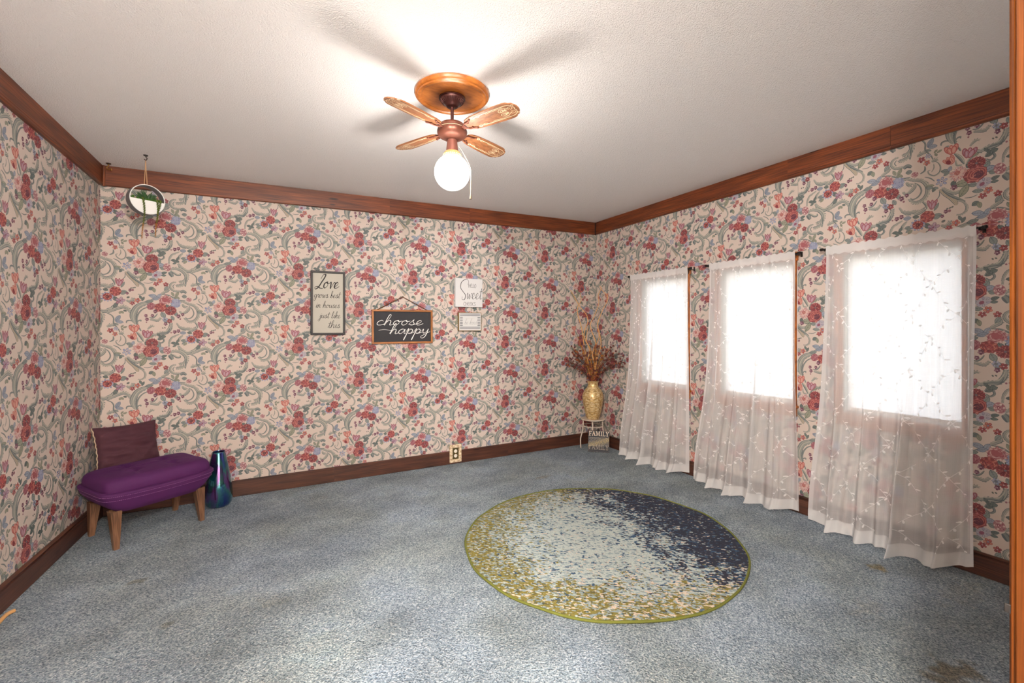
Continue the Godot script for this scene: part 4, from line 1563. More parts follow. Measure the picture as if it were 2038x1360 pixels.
func blade_image() -> Image:
	var im := wood_image([rgb(72, 42, 26), rgb(112, 70, 42), rgb(128, 82, 50), rgb(146, 98, 64)], 77, 0, 12.0)
	im.resize(640, 224)
	var c := rgb(226, 204, 166)
	# the printed filigree: a border, a scrolled panel near the tip, two curls near the hub
	for s in [-1.0, 1.0]:
		var y := func_y(s)
		ink(im, [170, 112 + 70 * s, 300, 112 + 76 * s, 480, 112 + 78 * s, 560, 112 + 74 * s, 596, 112 + 52 * s, 610, 112 + 20 * s, 600, 112], 5, 5, c)
		ink(im, [300, 112 + 62 * s, 420, 112 + 64 * s, 500, 112 + 62 * s], 4, 4, c)
		ink(im, [170, 112 + 70 * s, 140, 112 + 56 * s, 120, 112 + 66 * s, 132, 112 + 80 * s, 150, 112 + 74 * s, 150, 112 + 60 * s], 5, 5, c)
		ink(im, [240, 112 + 74 * s, 200, 112 + 54 * s, 180, 112 + 60 * s, 190, 112 + 72 * s], 4, 4, c)
		ink(im, [596, 112 + 52 * s, 610, 112 + 66 * s, 622, 112 + 52 * s, 606, 112 + 44 * s], 4, 4, c)
		ink(im, [560, 112 + 8 * s, 590, 112 + 22 * s, 584, 112 + 44 * s, 552, 112 + 46 * s, 540, 112 + 30 * s, 556, 112 + 22 * s, 566, 112 + 34 * s], 4, 4, c)
		ink(im, [540, 112 + 30 * s, 500, 112 + 52 * s, 452, 112 + 48 * s, 430, 112 + 26 * s, 450, 112 + 10 * s, 520, 112 + 8 * s], 4, 4, c)
		ink(im, [470, 112 + 38 * s, 500, 112 + 30 * s, 520, 112 + 20 * s, 470, 112 + 22 * s], 5, 5, c)
		for k in 3:
			ink(im, [452 + k * 26, 112 + 12 * s, 462 + k * 26, 112 + 42 * s], 3, 3, c)
	return im

func func_y(s: float) -> float:
	return 112 + 70 * s

func fan() -> void:
	var cx := -2.387
	var cz := 1.833
	var cy := ceil_y(cx, cz)
	var o := thing("ceiling_fan", "four bladed ceiling fan with a lit white globe, hung from a round oak medallion", "ceiling fan", Vector3(cx, 0, cz))
	var oak_r := wood_mat(wood_image([rgb(118, 62, 20), rgb(154, 88, 34), rgb(170, 100, 40), rgb(186, 120, 56)], 51, 0, 16.0), 0.35)
	oak_r.uv1_triplanar = true
	oak_r.uv1_scale = Vector3(2.2, 2.2, 7.0)
	var st := begin()
	lathe(st, [Vector2(0.0, 2.4325), Vector2(0.135, 2.4325), Vector2(0.150, 2.4345), Vector2(0.156, 2.426), Vector2(0.166, 2.4235), Vector2(0.173, 2.427), Vector2(0.175, 2.434), Vector2(0.181, 2.435), Vector2(0.1855, 2.440), Vector2(0.1855, cy + 0.01), Vector2(0.0, cy + 0.01)], 72)
	part("medallion", st, oak_r, o)
	st = begin()
	lathe(st, [Vector2(0.010, 2.383), Vector2(0.026, 2.384), Vector2(0.032, 2.390), Vector2(0.034, 2.396), Vector2(0.046, 2.402), Vector2(0.058, 2.416), Vector2(0.060, 2.424)], 48)
	lathe(st, [Vector2(0.058, 2.424), Vector2(0.066, 2.4245), Vector2(0.066, 2.430), Vector2(0.062, 2.4335)], 48)
	for k in 30:
		var a := TAU * k / 30
		tube(st, PackedVector3Array([Vector3(cos(a) * 0.046, 2.402, sin(a) * 0.046), Vector3(cos(a) * 0.053, 2.409, sin(a) * 0.053), Vector3(cos(a) * 0.0585, 2.417, sin(a) * 0.0585)]), [0.0018, 0.0022, 0.0018], 5)
	var dark_bronze := mat(rgb(70, 36, 32), 0.35, 0.5)
	part("canopy", st, dark_bronze, o)
	st = begin()
	tube(st, PackedVector3Array([Vector3(0, 2.29, 0), Vector3(0, 2.395, 0)]), [0.0085], 16)
	part("downrod", st, dark_bronze, o)
	st = begin()
	lathe(st, [Vector2(0.0, 2.300), Vector2(0.050, 2.300), Vector2(0.060, 2.297), Vector2(0.066, 2.291), Vector2(0.066, 2.284), Vector2(0.072, 2.281), Vector2(0.072, 2.276), Vector2(0.068, 2.273), Vector2(0.068, 2.270), Vector2(0.0745, 2.267), Vector2(0.0755, 2.258), Vector2(0.0735, 2.247), Vector2(0.066, 2.236), Vector2(0.052, 2.228), Vector2(0.036, 2.224), Vector2(0.030, 2.219), Vector2(0.0, 2.218)], 56, Vector3.ZERO, -1.0)
	part("motor_housing", st, M.bronze, o)
	st = begin()
	lathe(st, [Vector2(0.0685, 2.2697), Vector2(0.0725, 2.2707), Vector2(0.0725, 2.2727), Vector2(0.0685, 2.2737)], 56, Vector3.ZERO, 1.0)
	part("trim_ring", st, mat(rgb(214, 190, 160), 0.35, 0.4), o)
	st = begin()
	lathe(st, [Vector2(0.024, 2.219), Vector2(0.026, 2.205), Vector2(0.030, 2.170), Vector2(0.031, 2.160), Vector2(0.0, 2.158)], 40, Vector3.ZERO, -1.0)
	part("switch_housing", st, mat(rgb(132, 84, 72), 0.38, 0.45), o)
	st = begin()
	lathe(st, [Vector2(0.031, 2.162), Vector2(0.038, 2.158), Vector2(0.042, 2.150), Vector2(0.043, 2.136)], 40, Vector3.ZERO, -1.0)
	for k in 26:
		var a := TAU * k / 26
		ball(st, Vector3(cos(a) * 0.0425, 2.144, sin(a) * 0.0425), Vector3(0.0045, 0.0055, 0.0045), 6, 4)
	part("fitter_ring", st, mat(rgb(218, 190, 130), 0.35, 0.5), o)
	st = begin()
	ball(st, Vector3(0, 2.055, 0), Vector3(0.0895, 0.0895, 0.0895), 48, 24)
	part("globe", st, glow(rgb(255, 250, 240), 3.0), o)
	var l := OmniLight3D.new()
	l.name = "globe_light"
	l.position = Vector3(0, 2.055, 0)
	l.light_color = Color(1.0, 0.97, 0.94)
	l.light_energy = 0.52
	l.light_size = 0.075
	l.omni_range = 12.0
	l.omni_attenuation = 2.0
	l.shadow_enabled = true
	o.add_child(l)
	# blades
	var bm := mat(Color.WHITE, 0.4)
	bm.albedo_texture = tex(blade_image())
	var out := PackedVector2Array()
	for s in [-1.0, 1.0]:
		var half := [[0.098, 0.022], [0.112, 0.036], [0.150, 0.046], [0.22, 0.051], [0.30, 0.054], [0.352, 0.054], [0.372, 0.050], [0.381, 0.041], [0.394, 0.037], [0.403, 0.024], [0.409, 0.010]]
		if s > 0:
			half.reverse()
		for q in half:
			out.append(Vector2(q[0], s * q[1]))
	for k in 4:
		var ang := deg_to_rad(65.0 + 90.0 * k)
		var dir := Vector3(cos(ang), 0, sin(ang))
		var side := Vector3(-sin(ang), 0, cos(ang))
		var up := Vector3.UP
		var roll := deg_to_rad(11.0)
		var sy := side * cos(roll) + up * sin(roll)
		var uz := dir.cross(sy).normalized()
		var t := Transform3D(Basis(dir, sy, uz), Vector3(0, 2.268, 0))
		st = begin()
		slab2(st, out, -0.003, 0.003, t, 0.098, 0.311, 0.054)
		var b := part("blade", st, bm, o)
		st = begin()
		for s in [-1.0, 1.0]:
			tube(st, smooth_curve([t * Vector3(0.060, s * 0.008, 0.006), t * Vector3(0.085, s * 0.010, 0.0065), t * Vector3(0.105, s * 0.022, 0.0065), t * Vector3(0.130, s * 0.026, 0.0065), t * Vector3(0.142, s * 0.034, 0.0065)], 4), [0.0055, 0.0055, 0.005, 0.004], 8)
			ball(st, t * Vector3(0.142, s * 0.034, 0.0065), Vector3(0.006, 0.003, 0.006), 8, 5)
			ball(st, t * Vector3(0.122, s * 0.018, 0.0065), Vector3(0.005, 0.003, 0.005), 8, 5)
		cbox(st, t * Vector3(0.078, 0, 0.006), Vector3(0.040, 0.022, 0.006), 0.002, t.basis)
		part("blade_iron", st, M.bronze, b)
	# pull chain draped beside the globe
	var rt := Vector3(0.8793, 0, 0.4763)
	st = begin()
	var ch := smooth_curve([rt * 0.031 + Vector3(0, 2.188, 0), rt * 0.042 + Vector3(0, 2.176, 0), rt * 0.066 + Vector3(0, 2.135, 0), rt * 0.0925 + Vector3(0, 2.075, 0), rt * 0.093 + Vector3(0, 1.99, 0), rt * 0.093 + Vector3(0, 1.945, 0)], 6)
	tube(st, ch, [0.0013], 6)
	var chain := part("pull_chain", st, mat(rgb(222, 206, 176), 0.4, 0.3), o)
	st = begin()
	lathe(st, [Vector2(0.0, 1.920), Vector2(0.0065, 1.922), Vector2(0.005, 1.932), Vector2(0.002, 1.946)], 16, rt * 0.093)
	part("chain_bell", st, mat(rgb(120, 104, 84), 0.4, 0.4), chain)

# A blade: an outline given thickness, with the picture of its face laid along its length.
func slab2(st: SurfaceTool, outline: PackedVector2Array, z0: float, z1: float, t: Transform3D, x0: float, len: float, half: float) -> void:
	var idx := Geometry2D.triangulate_polygon(outline)
	for k in range(0, idx.size(), 3):
		for f in [[z1, 1.0], [z0, -1.0]]:
			var v := []
			var uv := []
			for q in 3:
				var o := outline[idx[k + q]]
				v.append(t * Vector3(o.x, o.y, f[0]))
				uv.append(Vector2((o.x - x0) / len, 0.5 + o.y / half * 0.5))
			var n: Vector3 = t.basis.z * f[1]
			tri(st, v[0], v[1], v[2], n, n, n, uv[0], uv[1], uv[2])
	var m := outline.size()
	for k in m:
		var a := outline[k]
		var b := outline[(k + 1) % m]
		var n2 := Vector2(b.y - a.y, a.x - b.x).normalized()
		if Geometry2D.is_point_in_polygon((a + b) * 0.5 + n2 * 1e-5, outline):
			n2 = -n2
		var n := (t.basis * Vector3(n2.x, n2.y, 0)).normalized()
		quad(st, t * Vector3(a.x, a.y, z0), t * Vector3(b.x, b.y, z0), t * Vector3(b.x, b.y, z1), t * Vector3(a.x, a.y, z1), n, Vector2(0.01, 0.02), Vector2(0.01, 0.02), Vector2(0.02, 0.02), Vector2(0.02, 0.02))

# ------------------------------------------------------------------ velvet bench, pillow, vase on the floor

func rrect(a: float, b: float, t: float, e := 0.25) -> Vector2:
	var c := cos(t)
	var s := sin(t)
	return Vector2(a * signf(c) * pow(absf(c), e), b * signf(s) * pow(absf(s), e))

func rings_mesh(st: SurfaceTool, levels: Array, nu: int, centre: Vector3, dips: Array) -> void:
	# levels: [half length, half depth, height, corner power]
	var p := PackedVector3Array()
	for l in levels:
		for i in nu:
			var q := rrect(l[0], l[1], TAU * i / nu, l[3])
			var y: float = l[2]
			for d in dips:
				y -= d[2] * exp(-(pow((q.x - d[0]) / d[3], 2.0) + pow((q.y - d[1]) / d[4], 2.0)))
			if l.size() > 4:                             # the underside and seam rise towards the ends
				y += l[4] * pow(absf(q.x) / 0.31, 2.2)
			p.append(Vector3(q.x, y, q.y))
	grid(st, p, nu, levels.size(), true, centre)

func stool() -> void:
	var ang := 0.56
	var o := thing("velvet_bench", "low purple velvet bench with tufted seat and wooden legs in the corner", "bench", Vector3(-3.866, 0.0, 0.350))
	o.rotation.y = ang
	var velvet := mat(rgb(66, 8, 72), 0.8)
	velvet.rim_enabled = true
	velvet.rim = 0.6
	velvet.rim_tint = 1.0
	velvet.heightmap_enabled = true
	velvet.heightmap_texture = height_tex(noise(0.2, 25, FastNoiseLite.TYPE_SIMPLEX, 2), 512)
	velvet.heightmap_scale = 0.05
	velvet.uv1_triplanar = true
	velvet.uv1_scale = Vector3.ONE * 3.0
	# lower shell: boat shaped, up to the piped seam
	var st := begin()
	rings_mesh(st, [[0.02, 0.02, 0.196, 0.4, 0.0], [0.18, 0.14, 0.197, 0.3, 0.0], [0.218, 0.176, 0.203, 0.28, 0.0], [0.262, 0.190, 0.236, 0.26, 0.006], [0.294, 0.202, 0.276, 0.25, 0.012], [0.302, 0.208, 0.300, 0.24, 0.014], [0.304, 0.209, 0.312, 0.24, 0.014], [0.297, 0.204, 0.320, 0.24, 0.014], [0.26, 0.17, 0.319, 0.24, 0.014]], 96, Vector3(0, 0.28, 0), [])
	var shell := part("seat_shell", st, velvet, o)
	st = begin()
	for r in [[0.3030, 0.2085, 0.3005], [0.2940, 0.2025, 0.2765]]:
		var walk := 0.0
		var last := Vector3.ZERO
		var seg := PackedVector3Array()
		var line: Array[Vector2] = []
		for i in 401:
			var q := rrect(r[0], r[1], TAU * i / 400.0, 0.24)
			if i > 0:
				var from: Vector2 = line[-1]
				var cuts := int(from.distance_to(q) / 0.0015)
				for c in cuts:
					line.append(from.lerp(q, (c + 1.0) / (cuts + 1.0)))
			line.append(q)
		for i in line.size():
			var q := line[i]
			var v := Vector3(q.x * 1.003, r[2] + 0.014 * pow(absf(q.x) / 0.31, 2.2), q.y * 1.003)
			walk += v.distance_to(last) if i > 0 else 0.0
			last = v
			if fmod(walk, 0.0085) < 0.0052:
				seg.append(v)
			else:
				if seg.size() > 1:
					tube(st, PackedVector3Array([seg[0], seg[-1]]), [0.0009], 4, false)
				seg = PackedVector3Array()
	part("stitching", st, mat(rgb(176, 120, 172), 0.7), shell)
	# cushion with two rows of tufts
	var dips := []
	for bx in [-0.1, 0.1]:
		for bz in [-0.06, 0.06]:
			dips.append([bx, bz, 0.018, 0.030, 0.024])
	for bx in [-0.1, 0.1]:
		dips.append([bx, 0.0, 0.008, 0.008, 0.16])
	dips.append([0.0, 0.0, 0.005, 0.3, 0.010])
	var lv := [[0.280, 0.190, 0.318, 0.24], [0.286, 0.196, 0.334, 0.24], [0.285, 0.195, 0.358, 0.24], [0.279, 0.190, 0.378, 0.25], [0.269, 0.180, 0.392, 0.26], [0.254, 0.164, 0.400, 0.28]]
	for k in 16:
		var s := 1.0 - (k + 1) / 16.0
		lv.append([maxf(0.254 * s, 0.001), maxf(0.164 * s, 0.001), 0.400 + 0.010 * (1.0 - s * s), 0.28 + 0.4 * (1.0 - s)])
	st = begin()
	rings_mesh(st, lv, 96, Vector3(0, 0.25, 0), dips)
	var cushion := part("seat_cushion", st, velvet, o)
	for bx in [-0.1, 0.1]:
		for bz in [-0.06, 0.06]:
			st = begin()
			ball(st, Vector3(bx, 0.3865, bz), Vector3(0.008, 0.004, 0.008), 12, 6)
			part("button", st, velvet, cushion)
	# splayed tapered legs
	var wood := wood_mat(wood_image([rgb(62, 40, 27), rgb(100, 70, 50), rgb(116, 84, 62), rgb(134, 102, 78)], 91, 0, 20.0), 0.35)
	for sx in [-1.0, 1.0]:
		for sz in [-1.0, 1.0]:
			st = begin()
			var foot := Vector3(sx * 0.226 - 0.004, 0.0, sz * 0.172)
			var top := Vector3(sx * 0.222 - 0.004, 0.215, sz * 0.140)
			var hf := 0.0125
			var ht := 0.027
			for f in [[Vector3(1, 0, 0), Vector3(0, 0, 1)], [Vector3(-1, 0, 0), Vector3(0, 0, 1)], [Vector3(0, 0, 1), Vector3(1, 0, 0)], [Vector3(0, 0, -1), Vector3(1, 0, 0)]]:
				var n: Vector3 = f[0]
				var s: Vector3 = f[1]
				quad(st, foot + n * hf - s * hf, foot + n * hf + s * hf, top + n * ht + s * ht, top + n * ht - s * ht, (n + Vector3(0, -0.06, 0)).normalized(), Vector2(0, 0), Vector2(0, 0.03), Vector2(0.22, 0.06), Vector2(0.22, 0))
			quad(st, foot + Vector3(-hf, 0, -hf), foot + Vector3(hf, 0, -hf), foot + Vector3(hf, 0, hf), foot + Vector3(-hf, 0, hf), Vector3.DOWN)
			part("leg", st, wood, o)

func pillow() -> void:
	var o := thing("throw_pillow", "dark plum throw pillow with tan piped side, leaning on the wall above the velvet bench", "pillow", Vector3(-4.020, 0.486, 0.115))
	o.basis = Basis(Vector3.UP, 0.50) * Basis(Vector3(1, 0, 0), -0.34) * Basis(Vector3(0, 0, 1), 0.0)
	var m := mat(rgb(66, 30, 42), 0.85)
	m.rim_enabled = true
	m.rim = 0.25
	m.rim_tint = 0.6
	var n := 34
	var st := begin()
	var creases := noise(2.1, 8, FastNoiseLite.TYPE_SIMPLEX_SMOOTH, 2)
	creases.frequency = 4.5
	for s in [1.0, -1.0]:
		var p := PackedVector3Array()
		for j in n:
			for i in n:
				var u := i / (n - 1.0) * 2.0 - 1.0
				var v := j / (n - 1.0) * 2.0 - 1.0
				p.append(pillow_point(u, v, s, creases))
		grid(st, p, n, n, false, null, Vector3(0, 0, s))
	part("cover", st, m, o)
	st = begin()
	var pts := PackedVector3Array()
	for j in 40:
		var v := j / 39.0 * 2.0 - 1.0
		var q := pillow_point(-1.0, v, 1.0, creases)
		pts.append(q + Vector3(-0.002 + 0.0025 * sin(j * 1.3), 0, 0.002 * sin(j * 0.9)))
	tube(st, pts, [0.0035], 7)
	part("piping", st, mat(rgb(170, 150, 128), 0.85), o)

func pillow_point(u: float, v: float, s: float, nz: FastNoiseLite) -> Vector3:
	var a := 0.170
	var pinch := 1.0 - 0.07 * (1.0 - absf(v * v)) * u * u
	var pinchv := 1.0 - 0.07 * (1.0 - absf(u * u)) * v * v
	var t := pow(maxf((1.0 - pow(absf(u), 2.6)) * (1.0 - pow(absf(v), 2.6)), 0.0), 0.55)
	var c := nz.get_noise_2d(u * 0.22 + s * 3.0, v * 0.5) * 0.022 * sqrt(t)
	return Vector3(u * a * pinch, v * 0.150 * pinchv, s * (0.055 * t + c * 1.2))

func blue_vase() -> void:
	var o := thing("iridescent_vase", "tall tapered iridescent blue and purple glass vase on the carpet beside the velvet bench", "vase", Vector3(-3.51, 0.0, 0.130))
	var w := 512
	var h := 256
	var im := Image.create(w, h, false, Image.FORMAT_RGB8)
	var a := noise(0.012, 71, FastNoiseLite.TYPE_SIMPLEX_SMOOTH, 3)
	var g := Gradient.new()
	g.colors = PackedColorArray([rgb(40, 30, 96), rgb(36, 44, 140), rgb(30, 92, 128), rgb(50, 130, 122), rgb(84, 66, 128), rgb(112, 44, 120), rgb(46, 34, 104)])
	g.offsets = PackedFloat32Array([0.0, 0.2, 0.38, 0.52, 0.68, 0.84, 1.0])
	for y in h:
		for x in w:
			var th := TAU * x / w
			var v := 0.5 + 0.75 * a.get_noise_3d(cos(th) * 75.0, y * 0.45, sin(th) * 75.0) + 0.16 * sin(th * 3.0 + y * 0.008)
			im.set_pixel(x, y, g.sample(fposmod(v, 1.0)))
	var m := mat(Color.WHITE, 0.09, 0.85)
	m.albedo_texture = tex(im)
	m.uv1_scale = Vector3(1.0, 2.2, 1.0)
	m.clearcoat_enabled = true
	m.clearcoat = 1.0
	m.clearcoat_roughness = 0.03
	var st := begin()
	var prof := [Vector2(0.0, 0.0), Vector2(0.060, 0.0), Vector2(0.072, 0.006), Vector2(0.082, 0.024), Vector2(0.087, 0.052), Vector2(0.0875, 0.085), Vector2(0.084, 0.130), Vector2(0.076, 0.190), Vector2(0.066, 0.250), Vector2(0.055, 0.310), Vector2(0.046, 0.355), Vector2(0.0415, 0.376), Vector2(0.0400, 0.384), Vector2(0.0375, 0.3865), Vector2(0.0355, 0.382), Vector2(0.042, 0.35), Vector2(0.060, 0.25), Vector2(0.075, 0.12), Vector2(0.06, 0.02), Vector2(0.0, 0.015)]
	lathe(st, prof, 64, Vector3.ZERO, 1.0)
	part("body", st, m, o)

# ------------------------------------------------------------------ hanging planter and hooks

func leaf_blade(st: SurfaceTool, a: Vector3, b: Vector3, w: float, side: Vector3, bend := Vector3.ZERO) -> void:
	var n := 5
	var d := b - a
	var up := side.cross(d).normalized()
	for k in n:
		var t0 := float(k) / n
		var t1 := float(k + 1) / n
		var w0 := w * pow(sin(PI * (0.22 + 0.78 * t0)), 0.8)
		var w1 := w * pow(sin(PI * (0.22 + 0.78 * t1)), 0.8) if k < n - 1 else 0.0
		var c0 := a + d * t0 + bend * t0 * t0
		var c1 := a + d * t1 + bend * t1 * t1
		for s in [1.0, -1.0]:
			var nn: Vector3 = (up + side * 0.4 * s).normalized()
			quad(st, c0, c0 + side * w0 * s - up * w0 * 0.3, c1 + side * w1 * s - up * w1 * 0.3, c1, nn)
			quad(st, c0 - up * w0 * 0.5, c0 + side * w0 * s - up * w0 * 0.3, c1 + side * w1 * s - up * w1 * 0.3, c1 - up * w1 * 0.5, -up)

func planter() -> void:
	var at := Vector3(-3.893, 0, 0.300)
	var hy := ceil_y(at.x, at.z)
	var c := 2.093                                # centre of the ring
	var o := thing("hanging_planter", "round grey and white hanging planter with spiky succulent and trailing strands near the corner", "planter", at)
	var ax := Vector3(0.49, 0, 0.87).normalized()  # the open face looks this way
	var rt := Vector3.UP.cross(ax).normalized()
	var b := Basis(rt, Vector3.UP, ax)
	var grey := mat(rgb(112, 110, 112), 0.6)
	var white := mat(rgb(226, 226, 224), 0.7)
	var R := 0.094
	var st := begin()
	var nu := 64
	var prof := [[R, -0.03], [R, 0.03], [R - 0.004, 0.0305], [R - 0.005, 0.03], [R - 0.005, -0.03], [R, -0.03]]
	for k in 5:
		for i in nu:
			var t0 := TAU * i / nu
			var t1 := TAU * (i + 1) / nu
			var q := []
			for e in [[t0, k], [t1, k], [t1, k + 1], [t0, k + 1]]:
				q.append(b * Vector3(cos(e[0]) * prof[e[1]][0], sin(e[0]) * prof[e[1]][0], prof[e[1]][1]) + Vector3(0, c, 0))
			var tm := (t0 + t1) * 0.5
			var nrm: Vector3 = b * [Vector3(cos(tm), sin(tm), 0), Vector3(0, 0, 1), Vector3(0, 0, 1), Vector3(-cos(tm), -sin(tm), 0), Vector3(0, 0, -1)][k]
			quad(st, q[0], q[1], q[2], q[3], nrm)
	part("ring", st, grey, o)
	st = begin()
	var rim := PackedVector3Array()
	for i in nu + 1:
		var t := TAU * i / nu
		rim.append(b * Vector3(cos(t) * (R - 0.002), sin(t) * (R - 0.002), 0.031) + Vector3(0, c, 0))
	tube(st, rim, [0.0028], 6, false)
	part("rim", st, white, o)
	st = begin()
	var seg := PackedVector2Array()
	for i in 25:
		var t := PI + asin(0.06) + (PI - 2.0 * asin(0.06)) * i / 24.0
		seg.append(Vector2(cos(t), sin(t)) * (R - 0.004))
	slab(st, seg, -0.028, 0.0315, Transform3D(b, Vector3(0, c, 0)))
	part("pocket", st, white, o)
	# moss, spikes, strands
	st = begin()
	var r := RandomNumberGenerator.new()
	r.seed = 12
	for k in 46:
		var x := r.randf_range(-0.084, 0.084)
		var lim := absf(x) / 0.084
		var p := b * Vector3(x, -0.004 + r.randf_range(0.0, 0.008 + 0.010 * lim), r.randf_range(-0.02, 0.022)) + Vector3(0, c, 0)
		ball(st, p, Vector3.ONE * r.randf_range(0.004, 0.009), 6, 4)
	part("moss", st, mat(rgb(66, 104, 34), 0.85), o)
	st = begin()
	for k in 34:
		var th := r.randf_range(-1.15, 1.15)
		var tilt := r.randf_range(-0.35, 0.45)
		var l := r.randf_range(0.055, 0.085) * (1.0 - 0.18 * absf(th))
		var a := Vector3(0.008 + th * 0.008, -0.002, tilt * 0.008)
		var e := a + Vector3(sin(th) * l, cos(th) * l, tilt * l)
		leaf_blade(st, b * a + Vector3(0, c, 0), b * e + Vector3(0, c, 0), 0.0052, b * Vector3(cos(th), -sin(th), 0).normalized(), b * Vector3(sin(th) * 0.01, -0.008, 0))
	part("spiky_succulent", st, mat(rgb(42, 76, 36), 0.55), o)
	for s in [[-0.026, 0.262, 0.0], [0.046, 0.24, 0.3], [0.058, 0.13, 0.9]]:
		var beads := begin()
		var tips := begin()
		var x0: float = s[0]
		var n := int(s[1] / 0.0036)
		for k in n:
			var t := float(k) / (n - 1)
			var ctr := b * Vector3(x0 + 0.006 * sin(t * 5.0 + s[2]), 0.012 - t * s[1], 0.034 + 0.008 * sin(t * 3.0 + s[2])) + Vector3(0, c, 0)
			for q in 2:
				var a := k * 2.4 + q * PI
				var d := Vector3(cos(a), -0.7, sin(a)).normalized()
				var w := lerpf(0.0042, 0.0026, t)
				var sd := d.cross(Vector3.UP).normalized()
				leaf_blade(tips if t > 0.64 else beads, ctr, ctr + d * lerpf(0.012, 0.007, t), w, sd)
		var e := part("trailing_strand", beads, mat(rgb(112, 128, 52), 0.6), o)
		part("strand_tip", tips, mat(rgb(190, 130, 54), 0.6), e)
	# jute loop up to a hook in the ceiling
	st = begin()
	for s in [-1.0, 1.0]:
		tube(st, smooth_curve([Vector3(0, hy - 0.030, 0), Vector3(0.002 * s, hy - 0.09, 0), Vector3(0, c + R + 0.08, 0) + rt * 0.004 * s, Vector3(0, c + R - 0.004, 0) + rt * 0.008 * s], 5), [0.0024], 7)
	part("rope", st, mat(rgb(178, 140, 104), 0.9), o)
	st = begin()
	lathe(st, [Vector2(0.0, hy - 0.006), Vector2(0.010, hy - 0.006), Vector2(0.013, hy - 0.002), Vector2(0.013, hy + 0.002)], 20)
	tube(st, smooth_curve([Vector3(0, hy - 0.004, 0), Vector3(0.002, hy - 0.014, 0), Vector3(0.008, hy - 0.022, 0.004), Vector3(0.002, hy - 0.033, 0.002), Vector3(-0.008, hy - 0.026, -0.004)], 5), [0.0026], 8)
	part("ceiling_hook", st, mat(rgb(48, 38, 34), 0.5, 0.3), o)

func ceiling_hook() -> void:
	var x := -4.135
	var z := 0.050
	var y := ceil_y(x, z)
	var o := thing("swag_hook", "empty brass hook screwed into the ceiling in the left corner", "hook", Vector3(x, y, z))
	var st := begin()
	lathe(st, [Vector2(0.0, -0.008), Vector2(0.007, -0.007), Vector2(0.014, -0.003), Vector2(0.015, 0.001)], 24, Vector3.ZERO, -1.0)
	part("base", st, mat(rgb(70, 56, 40), 0.45, 0.4), o)
	st = begin()
	var rt := Vector3(0.88, 0, 0.47)
	tube(st, smooth_curve([Vector3(0, -0.006, 0), Vector3(0, -0.016, 0), rt * -0.010 + Vector3(0, -0.024, 0), rt * -0.011 + Vector3(0, -0.034, 0), rt * 0.002 + Vector3(0, -0.041, 0), rt * 0.014 + Vector3(0, -0.034, 0), rt * 0.018 + Vector3(0, -0.042, 0)], 5), [0.0042, 0.0042, 0.0040, 0.0036], 10)
	ball(st, rt * 0.018 + Vector3(0, -0.043, 0), Vector3.ONE * 0.005, 10, 6)
	part("hook", st, M.brass, o)

# ------------------------------------------------------------------ hand-lettered signs

